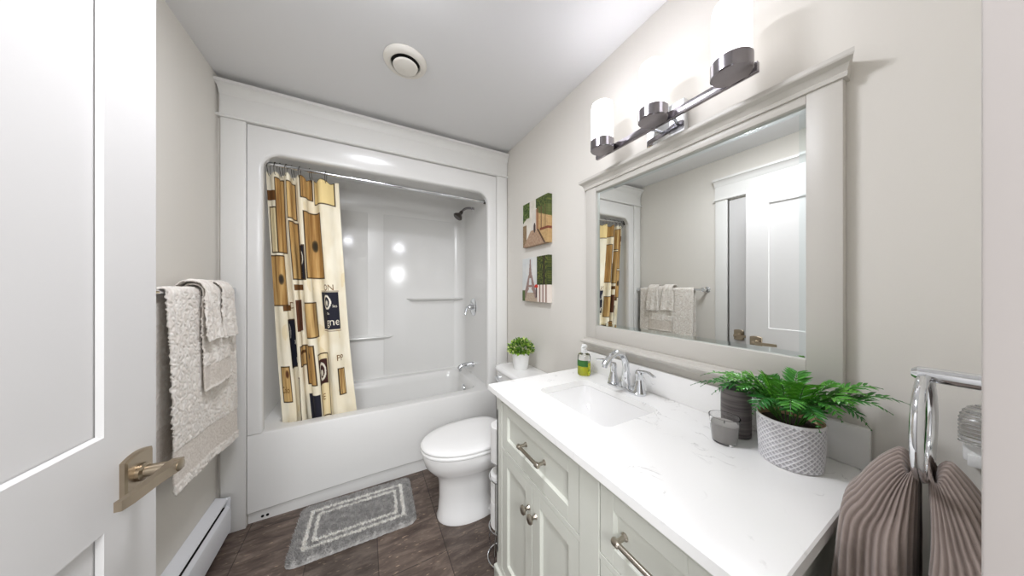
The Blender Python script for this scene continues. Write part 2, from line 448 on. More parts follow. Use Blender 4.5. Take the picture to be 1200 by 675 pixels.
loops = [[(x, yf+.02, z) for x, z in out], [(x, yf, z) for x, z in out], [(x, yf, z) for x, z in ushape(ix0-.014, ix1+.014, iz0, iz1+.014, ir+.014, k)],
         [(x, yf+.003, z) for x, z in ushape(ix0-.006, ix1+.006, iz0, iz1+.006, ir+.006, k)], [(x, yf+.012, z) for x, z in inn], [(x, yf+.055, z) for x, z in ushape(ix0-.004, ix1+.004, iz0, iz1+.004, ir, k)], [(x, yf+.06, z) for x, z in ushape(ix0-.02, ix1+.014, iz0, iz1+.02, ir, k)]]
b = B(); loft(b, loops, False); obj('front_flange', b, M['apron'], U, ang=40)
# inner walls: plan path with rounded back corners, lofted upwards, with a closing top
sx0, sx1, sy0, sy1, sr = -.545, .898, 2.066, 2.745, .10
def plan(d=0):
    P = [(sx0+d, sy0)]
    for i in range(11): a = PI + -(PI/2)*i/10; P.append((sx0+d+sr+sr*math.cos(a), sy1-d-sr+sr*math.sin(a)))
    for i in range(11): a = PI/2 - (PI/2)*i/10; P.append((sx1-d-sr+sr*math.cos(a), sy1-d-sr+sr*math.sin(a)))
    P.append((sx1-d, sy0)); return P
loops = [[(x, y, z) for x, y in plan(d)] for z, d in ((.48, 0), (1.0, .001), (2.02, .004), (2.10, .012), (2.16, .035), (2.19, .07))]
b = B(); vs = loft(b, loops, False); b.faces.new(vs[-1])
obj('surround_wall', b, M['acrylic'], U, ang=40)
# moulded panel lines and ledges on the back wall
b = B(); box(b, .150, .80, sy1-.008, sy1+.004, .52, 1.985, .004); obj('raised_panel', b, M['acrylic'], U)
b = B(); box(b, -.45, .02, sy1-.006, sy1+.004, .90, 1.985, .003); obj('raised_panel', b, M['acrylic'], U)
def ledge(x0, x1, z, d):
    b = B(); n = 10; top = []; 
    prof = [(0, -.035), (.35, -.022), (.85, -.012), (1, -.004), (.97, .002), (.9, .003), (0, .001)]
    l = []
    for i in range(n+1):
        t = i/n; e = d*min(1, sstep(0, .12, t)*1.0, 1 if x1 > .8 else sstep(0, .12, 1-t))
        l.append([(lerp(x0, x1, t), sy1+.002-max(e, .001)*q, z+h*max(.1, e/d)) for q, h in prof])
    loft(b, l, True, True, True); return b
obj('ledge', ledge(.335, .872, 1.215, .085), M['acrylic'], U)
obj('ledge', ledge(-.30, .245, .875, .045), M['acrylic'], U)
# tub: deck + basin
bx0, bx1, by0, by1 = -.475, .815, 2.088, 2.675
loops = []
for z, d, r in ((.500, -.006, .10), (.499, 0, .10), (.490, .008, .11), (.44, .018, .11), (.25, .045, .12), (.16, .065, .13), (.135, .10, .12), (.130, .16, .08)):
    loops.append([(x, y, z) for x, y in rrect(bx0+d, bx1-d*1.0, by0+d*.55, by1-d, r)])
P0 = rrect(bx0-.006, bx1+.006, by0-.003, by1+.006, .10)
outer = clampmap(P0, 0, 0, 0, 0, ox0+.004, ox1-.004, YB+.006, 2.76)
b = B(); vs = loft(b, [[(x, y, .500) for x, y in outer]] + loops, True); b.faces.new(vs[-1])
obj('tub_basin', b, M['acrylic'], U, ang=45)
b = B(); l = []
for i in range(41):
    t = i/40; x = lerp(ox0, ox1, t); zc = .060+.018*math.sin(PI*t)+.012*t; 
    y = YB-.004
    l.append([(x, y+.016, 0), (x, y+.014, zc-.006), (x, y+.004, zc), (x, y, zc+.006), (x, y, .2), (x, y, .485), (x, y+.004, .496), (x, y+.014, .5005), (x, y+.03, .4995), (x, y+.03, 0)])
loft(b, l, True, True, True); ap = obj('tub_apron', b, M['apron'], U, ang=30)
b = B(); cyl(b, (-.512, YB+.0105, .022), (-.512, YB+.0085, .022), .007); cyl(b, (-.49, YB+.0105, .022), (-.49, YB+.0085, .022), .007); obj('maker_badge', b, M['dark'], ap)
# chrome overflow and drain
b = B(); lathe(b, [(.0, -.004), (.030, -.004), (.034, .002), (.034, .010)], (bx1-.034, 2.38, .405), 28, 'x'); obj('overflow_plate', b, M['chrome'], U)
b = B(); lathe(b, [(.030, .128), (.030, .133), (.024, .136)], (.62, 2.38, 0), 24); obj('drain', b, M['chrome'], U)

# shower fittings on the right end wall
WX = sx1-.002
t = thing('shower_fixture', 'chrome shower head on a curved arm high on the tub end wall', 'shower head', (WX, 2.42, 2.06))
b = lathe(B(), [(.028, .001), (.028, -.004), (.016, -.012), (.010, -.014)], (WX, 2.42, 2.06), 28, 'x'); obj('wall_flange', b, M['chrome'], t)
pts = bez((WX-.008, 2.42, 2.06), (WX-.08, 2.42, 2.07), (WX-.115, 2.42, 2.015), 10)
b = tube(B(), pts, .0105, 14); obj('shower_arm', b, M['cup'], t)
dirv = Vector((-.6, 0, -.8)); p0 = Vector(pts[-1])
b = tube(B(), [p0-dirv*.004, p0+dirv*.012, p0+dirv*.022, p0+dirv*.05, p0+dirv*.062, p0+dirv*.072], [.014, .017, .014, .040, .044, .036], 24); obj('spray_head', b, M['steel'], t)
t = thing('shower_valve', 'chrome round shower valve with a lever on the tub end wall', 'shower valve', (WX, 2.42, 1.135))
b = lathe(B(), [(.082, .001), (.082, -.003), (.074, -.010), (.030, -.016)], (WX, 2.42, 1.135), 40, 'x'); obj('escutcheon', b, M['chrome'], t)
b = lathe(B(), [(.026, -.012), (.024, -.045), (.020, -.052), (.012, -.054)], (WX, 2.42, 1.135), 28, 'x')
obj('valve_hub', b, M['chrome'], t)
b = tube(B(), bez((WX-.044, 2.42, 1.135), (WX-.085, 2.40, 1.15), (WX-.092, 2.385, 1.065), 8), [.012, .012, .011, .010, .009, .009, .010, .011, .008], 14); obj('lever', b, M['chrome'], t)
t = thing('tub_spout', 'chrome tub spout below the shower valve', 'tub spout', (WX, 2.42, .60))
b = lathe(B(), [(.028, .001), (.028, -.006), (.024, -.010)], (WX, 2.42, .60), 28, 'x'); obj('spout_collar', b, M['chrome'], t)
b = tube(B(), [(WX-.008, 2.42, .60), (WX-.05, 2.42, .602), (WX-.10, 2.42, .598), (WX-.135, 2.42, .588), (WX-.150, 2.42, .575)], [.022, .024, .023, .020, .014], 20); obj('spout_body', b, M['chrome'], t)
b = cyl(B(), (WX-.128, 2.42, .575), (WX-.128, 2.42, .550), .012); obj('spout_outlet', b, M['chrome'], t)

# rod
RY, RZ = 2.095, 2.045
t = thing('curtain_rod', 'chrome shower rod spanning the tub opening', 'curtain rod', (.18, RY, RZ))
b = cyl(B(), (sx0+.004, RY, RZ+.006), (sx1-.004, RY, RZ-.014), .0115, n=20); obj('rod', b, M['chrome'], t)
for xx, s, dz in ((sx0+.001, 1, .006), (sx1-.001, -1, -.014)):
    b = lathe(B(), [(.026, 0), (.026, s*.006), (.017, s*.012), (.0165, s*.03)], (xx, RY, RZ+dz), 24, 'x'); obj('end_flange', b, M['steel'], t)
# curtain
CB = [0, .13, .21, .29, .36, .46, .60, .75, 1.0]
CD = [.1, -.5, .9, -1, .9, -1, .9, -.8, .35]
def cpath(u):                                   # u in 0..8 column units
    i = min(7, int(u)); f = u-i; s = f*f*(3-2*f)
    s2 = lerp(f, s, .75)
    k = 1.45 if 1 <= i <= 4 else (.9 if i == 5 else .4)
    return lerp(CB[i], CB[i+1], f + k*math.sin(2*PI*f)/(2*PI)), lerp(CD[i], CD[i+1], s2)
ZT, ZB = 2.012, .40
def cpt(u, v, off=0):
    f, dep = cpath(u)
    flare = v**1.2
    x = lerp(-.520, -.155, f)*(1-flare) + lerp(-.445, -.050, f)*flare
    x += .006*math.sin(3.1*v*2+u*1.7)*v
    amp = lerp(.040, .036, v)*(1+.18*math.sin(2.2*u+3*v))
    y = lerp(2.118, 2.158, sstep(0, .9, v)) + dep*amp + .003*math.sin(9*v+u)
    z = lerp(ZT, ZB, v) + (.010*math.cos(2*PI*u) - .012)*max(0, 1-v*30)
    return Vector((x, y-off, z))
CREAM, TAN, TAN2, NAVY, BRN = (238, 227, 200), (188, 148, 88), (206, 170, 110), (24, 24, 40), (104, 66, 24)
RECT = [  # u0,u1,v0,v1,colour, border
    (-.1, 1, .07, .105, BRN, 0), (0.1, .9, .13, .30, (232, 214, 170), 1), (-.1, 1.75, .31, .50, TAN, 1), (.2, 1.05, .735, .875, TAN2, 1), (.9, 2.0, .02, .30, TAN, 1), (1.0, 1.9, .50, .52, BRN, 0),
    (1.25, 2.75, .555, .745, NAVY, 1), (2.1, 2.9, .78, .95, (240, 230, 204), 1), (2.9, 4.0, .03, .17, TAN2, 1), (2.95, 4.05, .18, .40, TAN, 1), (3.0, 4.1, .42, .44, BRN, 0), (3.0, 3.9, .48, .60, (90, 50, 28), 0), (3.1, 4.1, .66, .74, TAN2, 1), (3.1, 4.6, .68, .69, BRN, 0),
    (4.05, 5.0, .265, .40, NAVY, 1), (4.15, 5.75, .49, .63, TAN2, 2), (4.0, 5.1, .66, .82, TAN, 1), (4.0, 5.2, .86, .99, NAVY, 0), (4.95, 6.0, .0, .085, TAN, 2), (5.05, 6.75, .135, .395, TAN, 1), (5.3, 6.25, .70, .96, (236, 220, 180), 1), (5.35, 6.1, .725, .825, (60, 26, 20), 0),
    (6.1, 7.8, .0, .10, (240, 214, 150), 1), (6.15, 7.55, .45, .60, NAVY, 0), (6.15, 7.6, .445, .447, BRN, 0), (6.15, 7.6, .606, .609, BRN, 0), (7.15, 7.62, .765, .875, TAN2, 2)]
def ccol(u, v):
    n = fbm(u*1.3, v*9, 3.1); c = mixc(CREAM, (246, 238, 216), sstep(-.2, .3, n))
    if n < -.25: c = mixc(c, (226, 206, 160), .5)
    for (u0, u1, v0, v1, col, bd) in RECT:
        if u0 <= u <= u1 and v0 <= v <= v1:
            c = col
            if col in (TAN, TAN2):
                g = fbm(u*5, v*6+u, 1.7); c = mixc(col, (216, 182, 122) if g > 0 else (142, 100, 50), min(1, abs(g)*2.0))
            eu, ev = .05, .0035
            if bd and (u-u0 < eu or u1-u < eu or v-v0 < ev or v1-v < ev): c = (70, 50, 24)
            if bd == 2 and (eu*2.2 < u-u0 < eu*3.2 or eu*2.2 < u1-u < eu*3.2): c = (120, 86, 36)
    # knots, emblems
    for (cu, cv, ru, rv, col) in ((1.0, .40, .22, .022, (50, 40, 26)), (5.98, .265, .22, .026, (52, 44, 26)), (.85, .765, .14, .018, (90, 50, 24)), (4.5, .70, .35, .022, NAVY)):
        r = ((u-cu)/ru)**2+((v-cv)/rv)**2
        if r < 1: c = mixc(col, c, r*r)
    for (cu, cv, ru, rv) in ((4.62, .315, .28, .030), (6.72, .490, .34, .030), (5.7, .775, .30, .038), (1.55, .60, .2, .03)):
        r = math.sqrt(((u-cu)/ru)**2+((v-cv)/rv)**2)
        if .72 < r < 1: c = (236, 230, 216)
        elif r < .35 + .2*math.sin(5*math.atan2(v-cv, u-cu)): c = (226, 220, 204)
    return c
t = thing('shower_curtain', 'cream and tan shower curtain printed with wine labels, bunched at the left', 'shower curtain', (-.30, 2.12, .42))
NU, NV = 321, 401
b = B(); cols = []
for j in range(NV):
    for i in range(NU): cols.append(ccol(8*i/(NU-1), j/(NV-1)))
grid(b, NU, NV, lambda u, v: cpt(8*u, v))
cloth = obj('curtain_cloth', b, M['cloth'], t, colors=cols, ang=180, recalc=False)
LS = 16.0
def lettering(txt, u0, vmid, um, m, name='lettering', sq=1.0):
    """flat text wrapped on the cloth: um = cloth units per letter height in v"""
    cu = bpy.data.curves.new('txt', 'FONT'); cu.body = txt; cu.size = 1
    o = bpy.data.objects.new('txt', cu); C.objects.link(o)
    dg = bpy.context.evaluated_depsgraph_get(); me = bpy.data.meshes.new_from_object(o.evaluated_get(dg))
    bpy.data.objects.remove(o); bpy.data.curves.remove(cu)
    bm = B(); bm.from_mesh(me); bpy.data.meshes.remove(me)
    for v in bm.verts:
        v.co = cpt(u0 + v.co.x*um*sq*LS, vmid - v.co.y*um + um*.35, .0025)
    return obj(name, bm, m, cloth, smooth=False, recalc=False)
lettering('gne', 6.60, .568, .046, M['cream_ink'], sq=.85)
lettering('les', 7.10, .505, .018, M['cream_ink'], sq=.9)
lettering('ills', 6.7, .535, .014, M['cream_ink'], sq=.9)
lettering('olo', 4.12, .375, .034, M['cream_ink'], sq=.85)
lettering('ne', 1.95, .712, .050, M['cream_ink'], sq=.85)
lettering('gn', 1.95, .640, .026, M['cream_ink'], sq=.9)
lettering('PP', 7.12, .720, .036, M['brown_ink'], sq=.8)
lettering('ON', 6.55, .430, .034, M['brown_ink'], sq=.8)
lettering('Colo', .2, .825, .036, M['brown_ink'], sq=.62)
lettering('P E', 5.30, .880, .036, M['brown_ink'], sq=.8)
lettering('N', 4.35, .775, .044, M['brown_ink'], sq=.8)
lettering('Do', 1.85, .500, .036, M['brown_ink'], sq=.8)
for u in (.25, 1.0, 1.9, 2.9, 3.9, 4.95, 5.95, 7.2):
    p = cpt(u, .012); zc = RZ + .006 - .020*(p.x-sx0)/(sx1-sx0)
    pts = []
    for i in range(20):
        a = 2*PI*i/20; pts.append((p.x+.003*math.sin(a), lerp(p.y, RY, .5+.5*math.cos(a))+.019*math.sin(a), lerp(p.z, zc+.0150, .5+.5*math.cos(a))))
    b = tube(B(), pts, .0016, 6, closed=True); obj('curtain_ring', b, M['steel'], t)

# ---------------------------------------------------------------- toilet
TX, TY = .6, 1.565
T_ = thing('toilet', 'white two-piece toilet with closed lid between the tub and the vanity', 'toilet', (TX, TY, 0))
def egg(xf, xb, hw, z, n=40, sq=2.2):
    P = []; cx = xf + (xb-xf)*.56
    for i in range(n):
        a = 2*PI*i/n; c, s = math.cos(a), math.sin(a)
        if c < 0: x = cx - (cx-xf)*abs(c)**(2/2.05); y = hw*math.copysign(abs(s)**(2/2.05), s)
        else: x = cx + (xb-cx)*abs(c)**(2/3.2); y = hw*math.copysign(abs(s)**(2/3.2), s)
        P.append((x, TY+y, z))
    return P
L = [egg(.362, .70, .122, 0), egg(.360, .70, .122, .014), egg(.368, .69, .110, .04), egg(.374, .68, .101, .12), egg(.372, .68, .099, .20), egg(.362, .70, .103, .245), egg(.330, .78, .135, .275), egg(.298, .85, .168, .315), egg(.284, .88, .182, .355), egg(.280, .90, .185, .385), egg(.288, .895, .180, .396)]
b = B(); loft(b, L, True, True, True); obj('bowl', b, M['ceramic'], T_, ang=60)
b = B(); loft(b, [[(x, TY+y, z) for x, y in rrect(.60, .93, -hw, hw, .05)] for z, hw in ((0, .115), (.03, .112), (.06, .078), (.16, .070), (.26, .085), (.34, .12), (.384, .14))], True, True, True); obj('trapway', b, M['ceramic'], T_, ang=60)
L = [egg(.275, .775, .184, .397), egg(.270, .780, .188, .402), egg(.270, .780, .188, .412), egg(.276, .775, .183, .417)]
b = B(); loft(b, L, True, True, True); obj('seat_ring', b, M['seat'], T_, ang=60)
L = [egg(.274, .778, .185, .4195), egg(.270, .782, .188, .425), egg(.271, .780, .187, .433), egg(.284, .770, .176, .440), egg(.33, .74, .140, .445), egg(.40, .68, .08, .447)]
b = B(); loft(b, L, True, True, True); obj('seat_lid', b, M['seat'], T_, ang=60)
for s in (-1, 1):
    b = cyl(B(), (.787, TY+s*.07-.02, .418), (.787, TY+s*.07+.02, .418), .013); obj('seat_hinge', b, M['seat'], T_)
    b = lathe(B(), [(.015, .0), (.015, .010), (.010, .022), (.003, .026)], (.70, TY+s*.133, 0), 18); obj('bolt_cap', b, M['seat'], T_)
def tank_loop(x0, x1, hw, z, r): return [(x, y, z) for x, y in rrect(x0, x1, TY-hw, TY+hw, r)]
b = B(); loft(b, [tank_loop(.855, 1.02, .17, .385, .03), tank_loop(.838, 1.025, .185, .42, .04), tank_loop(.822, 1.03, .195, .60, .045), tank_loop(.815, 1.032, .20, .735, .05)], True, True, True)
obj('tank', b, M['ceramic'], T_, ang=60)
b = B(); loft(b, [tank_loop(.810, 1.033, .205, .7355, .055), tank_loop(.803, 1.035, .211, .742, .06), tank_loop(.803, 1.035, .211, .760, .06), tank_loop(.810, 1.032, .205, .769, .055), tank_loop(.83, 1.02, .185, .772, .045)], True, True, True)
obj('tank_lid', b, M['ceramic'], T_, ang=60)
b = B(); cyl(b, (.820, TY+.15, .69), (.800, TY+.15, .69), .014); tube(b, [(.802, TY+.155, .69), (.798, TY+.10, .684), (.797, TY+.06, .68)], [.008, .007, .009], 12); obj('flush_lever', b, M['chrome'], T_)

# potted boxwood on the tank
def leaf_quad(bm, p, d, n, l, wd):
    d = d.normalized(); s = d.cross(n).normalized(); n = s.cross(d)
    v = [bm.verts.new(p), bm.verts.new(p+d*l*.5+s*wd+n*l*.08), bm.verts.new(p+d*l), bm.verts.new(p+d*l*.5-s*wd+n*l*.08)]
    m_ = bm.verts.new(p+d*l*.5-n*l*.05)
    for a, c in ((0, 1), (1, 2), (2, 3), (3, 0)): bm.faces.new((v[a], v[c], m_))
    return 5
px, py, pz = .925, 1.585, .772
t = thing('potted_boxwood', 'small round leafy plant in a white pot on the toilet tank lid', 'plant', (px, py, pz))
b = lathe(B(), [(.0, .0), (.045, 0), (.048, .004), (.060, .098), (.063, .100), (.063, .110), (.058, .110), (.056, .085), (.0, .085)], (px, py, pz), 36, cap0=False, cap1=False); obj('pot', b, M['white_pot'], t)
b = B(); cols = []
for i in range(750):
    while True:
        q = Vector((random.uniform(-1, 1), random.uniform(-1, 1), random.uniform(-.5, 1)))
        if .2 < q.length < 1: break
    dd = q.normalized(); rad = .5+.5*random.random()
    p = Vector((px, py, pz+.128)) + Vector((dd.x*.082, dd.y*.082, dd.z*.070))*rad
    if p.z < pz+.112: p.z = pz+.112+random.random()*.01
    dr = (dd+Vector((random.uniform(-.7, .7), random.uniform(-.7, .7), random.uniform(-.3, .8))))
    k = leaf_quad(b, p, dr, (dd+Vector((0, .01, .6))).normalized(), random.uniform(.016, .026), random.uniform(.006, .009))
    g = random.random(); c = mixc((52, 98, 22), (150, 186, 62), g) if random.random() < .82 else (206, 216, 140)
    cols += [c]*k
obj('foliage', b, M['topiary'], t, colors=cols, smooth=False, recalc=False)

# toilet paper holder and rolls beside the vanity
hx_, hy_ = .588, 1.190
t = thing('toilet_paper_holder', 'chrome wire toilet paper stand between the vanity and the toilet', 'toilet paper holder', (hx_, hy_, 0))
def ring(z, r, n=28): return [(hx_+r*math.cos(2*PI*i/n), hy_+r*math.sin(2*PI*i/n), z) for i in range(n)]
b = B(); tube(b, ring(.008, .068), .004, 8, closed=True); obj('base_ring', b, M['chrome'], t)
b = B(); tube(b, ring(.160, .062), .003, 8, closed=True); tube(b, ring(.40, .062), .003, 8, closed=True)
tube(b, ring(.165, .035), .002, 8, closed=True)
for i in range(4): 
    a = 2*PI*i/4+.6; a2 = a
    tube(b, [(hx_+.068*math.cos(a), hy_+.068*math.sin(a), .008), (hx_+.072*math.cos(a), hy_+.072*math.sin(a), .08), (hx_+.062*math.cos(a), hy_+.062*math.sin(a), .16), (hx_+.062*math.cos(a), hy_+.062*math.sin(a), .40)], .003, 8)
    tube(b, [(hx_+.062*math.cos(a), hy_+.062*math.sin(a), .162), (hx_, hy_, .162)], .002, 6)
obj('wire_basket', b, M['chrome'], t)
b = B(); tube(b, [(hx_, hy_, .162), (hx_, hy_, .675), (hx_+.004, hy_, .69), (hx_+.02, hy_, .695)], .005, 10); obj('centre_post', b, M['chrome'], t)
b = B(); tube(b, ring(.476, .052), .003, 8, closed=True); tube(b, [(hx_, hy_+.052, .476), (hx_, hy_-.052, .476)], .003, 8); obj('upper_rest', b, M['chrome'], t)
for z, lab in ((.166, 'white toilet paper roll at the bottom of the wire stand'), (.278, 'white toilet paper roll second from the bottom in the wire stand')):
    pass
def roll(z, h, r, lab):
    b = lathe(B(), [(.020, 0), (r-.003, 0), (r, .003), (r, h-.003), (r-.003, h), (.020, h), (.020, 0)], (hx_, hy_, z), 40, cap0=False, cap1=False)
    o = obj('toilet_paper_roll', b, M['paper'], origin=(hx_, hy_, z)); return tag(o, lab, 'toilet paper', 'toilet paper rolls on the wire stand')
roll(.1675, .125, .056, 'bottom white toilet paper roll in the wire stand by the vanity')
roll(.2935, .125, .056, 'middle white toilet paper roll in the wire stand by the vanity')
roll(.4800, .170, .055, 'topmost thick white paper roll above the gap in the wire stand')

# ---------------------------------------------------------------- bath mat
ca, sa = math.cos(-.025), math.sin(-.025)
MX, MY, ML, MW = -.035, 1.79, .595, .385
NU, NV = 221, 151
b = B(); cols = []
def matp(u, v):
    X = (u-.5)*ML; Y = (v-.5)*MW
    r = .045                                     # rounded corners
    ex_, ey_ = abs(X)-(ML/2-r), abs(Y)-(MW/2-r)
    if ex_ > 0 and ey_ > 0:
        d = max(ex_, ey_)/max(1e-6, math.hypot(ex_, ey_)); X = math.copysign(ML/2-r+ex_*d, X); Y = math.copysign(MW/2-r+ey_*d, Y)
    edge = min(u, 1-u)*ML; edge = min(edge, min(v, 1-v)*MW)
    h = .020*math.sqrt(min(1, edge/.012))
    nz = noise.noise((X*240, Y*240, 0))*.004+noise.noise((X*90, Y*90, 5))*.004+noise.noise((X*22, Y*22, 2))*.0025
    X += noise.noise((X*70, Y*70, 9))*.004; Y += noise.noise((X*70, Y*70, 19))*.004
    return Vector((MX+X*ca-Y*sa, MY+X*sa+Y*ca, .001+max(0, h+nz*min(1, edge/.01)))), X, Y
for j in range(NV):
    for i in range(NU):
        u, v = i/(NU-1), j/(NV-1); X = (u-.5)*ML; Y = (v-.5)*MW
        wob = noise.noise((X*60, Y*60, 3))*.003
        e = min(ML/2-abs(X), MW/2-abs(Y))+wob
        g = 166+30*noise.noise((X*35, Y*35, 1))+26*noise.noise((X*240, Y*240, 4))
        c = (g, g*.985, g*.965)
        if .054 < e < .072 or .092 < e < .108: q = 242+12*noise.noise((X*200, Y*200, 7)); c = (q, q*.985, q*.955)
        cols.append(tuple(max(0, min(255, k)) for k in c))
mt_ = thing('bath_mat', 'grey shaggy bath mat with white rectangle stripes on the floor by the tub', 'bath mat', (MX, MY, 0))
grid(b, NU, NV, lambda u, v: matp(u, v)[0])
obj('mat_base', b, M['mat'], mt_, colors=cols, ang=180, recalc=False)
base_cols = cols; b = B(); cols = []; rp = random.Random(5)
for k_ in range(34000):
    u, v = rp.random(), rp.random()
    p, X, Y = matp(.006+.988*u, .008+.984*v)
    c = base_cols[int(round(v*(NV-1)))*NU + int(round(u*(NU-1)))]; q = rp.uniform(.88, 1.12); c = tuple(max(0, min(255, x*q)) for x in c)
    a = rp.uniform(0, 2*PI); ln = rp.uniform(.008, .016); wd = .0020
    lean = Vector((rp.gauss(0, .5)+(u-.5)*.9, rp.gauss(0, .5)+(v-.5)*.9, 1)).normalized()
    sd = Vector((math.cos(a), math.sin(a), 0))*wd
    p = p - Vector((0, 0, .002))
    b.faces.new((b.verts.new(p-sd), b.verts.new(p+sd), b.verts.new(p+lean*ln))); cols += [c, c, c]
tag(obj('pile', b, M['mat'], mt_, smooth=False, colors=cols, recalc=False), kind='stuff')

# ---------------------------------------------------------------- baseboard heater
t = thing('baseboard_heater', 'white baseboard heater low on the left wall under the towels', 'heater', (XL, 1.55, 0))
y0, y1 = 1.12+.17, 1.985
prof = [(.001, .03), (.010, .03), (.010, .19), (.052, .205), (.056, .200), (.056, .196), (.024, .180), (.022, .150), (.001, .150)]
b = B(); loft(b, [[(XL+d, y, z) for d, z in [(.001, .02), (.001, .215), (.046, .200), (.050, .192), (.020, .188), (.012, .18), (.012, .02)]] for y in (y0, y1)], True, True, True); obj('heater_back', b, M['white_metal'], t, ang=20)
b = B(); loft(b, [[(XL+d, y, z) for d, z in [(.050, .030), (.058, .026), (.062, .034), (.062, .135), (.058, .150), (.046, .166), (.043, .164), (.055, .146), (.057, .134), (.057, .036)]] for y in (y0+.004, y1-.004)], True, True, True); obj('heater_front', b, M['white_metal'], t, ang=20)
b = B(); box(b, XL+.013, XL+.042, y0+.01, y1-.01, .06, .16); obj('heating_fins', b, M['dark'], t)
for yy in (y0, y1-.006):
    b = B(); box(b, XL+.001, XL+.060, yy-.001, yy+.006, .012, .205, .002); obj('end_cap', b, M['white_metal'], t)

# ---------------------------------------------------------------- towel bar and towels on the left wall
BX, BZ = XL+.068, 1.30
t = thing('towel_bar', 'chrome towel bar on the left wall behind the open door', 'towel bar', (XL, 1.64, BZ))
b = cyl(B(), (BX, 1.325, BZ), (BX, 1.975, BZ), .0085, n=18); obj('bar', b, M['chrome'], t)
for y in (1.325, 1.975):
    b = lathe(B(), [(.026, .001), (.026, .008), (.013, .014), (.012, .056), (.018, .060), (.018, .078), (.013, .081)], (XL, y, BZ), 24, 'x'); obj('post', b, M['chrome'], t)
LIGHT, BAND = (242, 236, 226), (216, 206, 194)
def swirl(a, c, sc):
    n = fbm(a*sc, c*sc, 2.2, 2)
    n2 = noise.noise((a*sc*.5+7, c*sc*.5, 1.1))
    return math.sin((n*2.2+n2)*7.5)
def hang_towel(name, lab, ya, yb, zf, zb, r0, band, narrow=0, seed=0, tilt=0, nu=90, sway=.006):
    """towel hung over the bar: from the back hem over the bar to the front hem"""
    LB = BZ-zb; LF = BZ-zf; arc = PI*r0; tot = LB+arc+LF
    nv = int(tot/.0042)
    cols = []
    def f(u, v):
        s = v*tot; y = lerp(ya, yb, u)
        wob = sway*math.sin(u*7+seed)+.5*sway*math.sin(u*15+seed*2)
        if s < LB: x = BX-r0+.0; z = zb+s; fr = -1; dn = LB-s
        elif s < LB+arc: a = (s-LB)/r0; x = BX-r0*math.cos(a); z = BZ+r0*math.sin(a); fr = 0; dn = 0
        else: dn = s-LB-arc; x = BX+r0; z = BZ-dn; fr = 1
        k = min(1, dn/.25)
        if fr == 1:
            x += wob*k + .014*k*(dn/LF)
            y = lerp(y, (ya+yb)/2 + (y-(ya+yb)/2)*(1-narrow*.0), 1)
            z -= tilt*(u-.5)*k
        if fr == -1: x = max(XL+.012, x-.008*k)
        mid = (ya+yb)/2
        pinch = 1-narrow*(1-min(1, dn/.12))
        y = mid+(y-mid)*pinch
        rem = LF-dn if fr == 1 else LB-dn
        inb = fr != 0 and band and band[0] < rem < band[1]
        h = swirl(u*(yb-ya)+seed, s, 26 if not inb else 60)
        d = (.0095*(abs(h)**.45)-.005 if not inb else .0008*h)
        d -= .003*max(0, 1-min(u, 1-u)*(yb-ya)/.008) 
        c = LIGHT if not inb else mixc(BAND, (234, 226, 216), .5+.5*h)
        if not inb: c = mixc((236, 228, 218), (248, 243, 235), .5+.5*h)
        cols.append(c)
        if fr == 1: x += d
        elif fr == 0: z += d
        else: x -= d*.5
        return Vector((x, y, z))
    b = B(); grid(b, nu, nv, f)
    cen = Vector((BX, (ya+yb)/2, BZ))
    b.transform(Matrix.Translation(-cen))
    o = obj(name, b, M['terry'], colors=cols, ang=180); o.location = cen
    md = o.modifiers.new('thickness', 'SOLIDIFY'); md.thickness = .005; md.offset = 0
    return tag(o, lab, 'towel')
hang_towel('bath_towel', 'large cream sculpted bath towel hanging lowest on the towel bar', 1.400, 1.945, .560, .66, .015, (.035, .155), seed=1.3, tilt=.05, nu=150, sway=.005)
hang_towel('hand_towel', 'medium cream hand towel with a flat band hung over the bath towel', 1.585, 1.835, .885, 1.02, .031, (.012, .105), narrow=.1, seed=4.1, nu=70, sway=.004)
hang_towel('washcloth', 'small cream washcloth on top of the towels, nearer the open door', 1.565, 1.690, 1.095, 1.13, .046, None, narrow=.22, seed=7.7, nu=44, sway=.005)
hang_towel('washcloth', 'small cream washcloth on top of the towels, nearer the tub', 1.715, 1.850, 1.085, 1.13, .046, None, narrow=.22, seed=9.2, nu=44, sway=.005)

# ---------------------------------------------------------------- vanity
VX, VY0, VY1, VZ = .505, .178, 1.072, .864
V = thing('vanity_cabinet', 'pale sage grey vanity cabinet with drawers and double doors', 'cabinet', (.77, .63, 0))
b = B()
for q in ((VX+.020, 1.038, VY0+.012, VY0+.028, .09, VZ), (VX+.020, 1.038, VY1-.028, VY1-.012, .09, VZ), (1.022, 1.038, VY0+.028, VY1-.028, .09, VZ), (VX+.020, 1.022, VY0+.028, VY1-.028, .09, .106)): box(b, *q)
obj('carcass', b, M['vanity'], V, smooth=False)
b = B()
for y0, y1 in ((VY0, .235), (.485, .555), (1.025, VY1)): box(b, VX, VX+.022, y0, y1, .10, VZ, .0015)
box(b, VX, VX+.022, .235, .485, .838, VZ); box(b, VX, VX+.022, .555, 1.025, .838, VZ)
box(b, VX+.001, VX+.022, .555, 1.025, .632, .648); box(b, VX, VX+.022, .555, 1.025, .10, .135); box(b, VX, VX+.022, .235, .485, .10, .135)
for z in (.652, .395): box(b, VX+.001, VX+.022, .235, .485, z, z+.014)
obj('face_frame', b, M['vanity'], V, smooth=False)
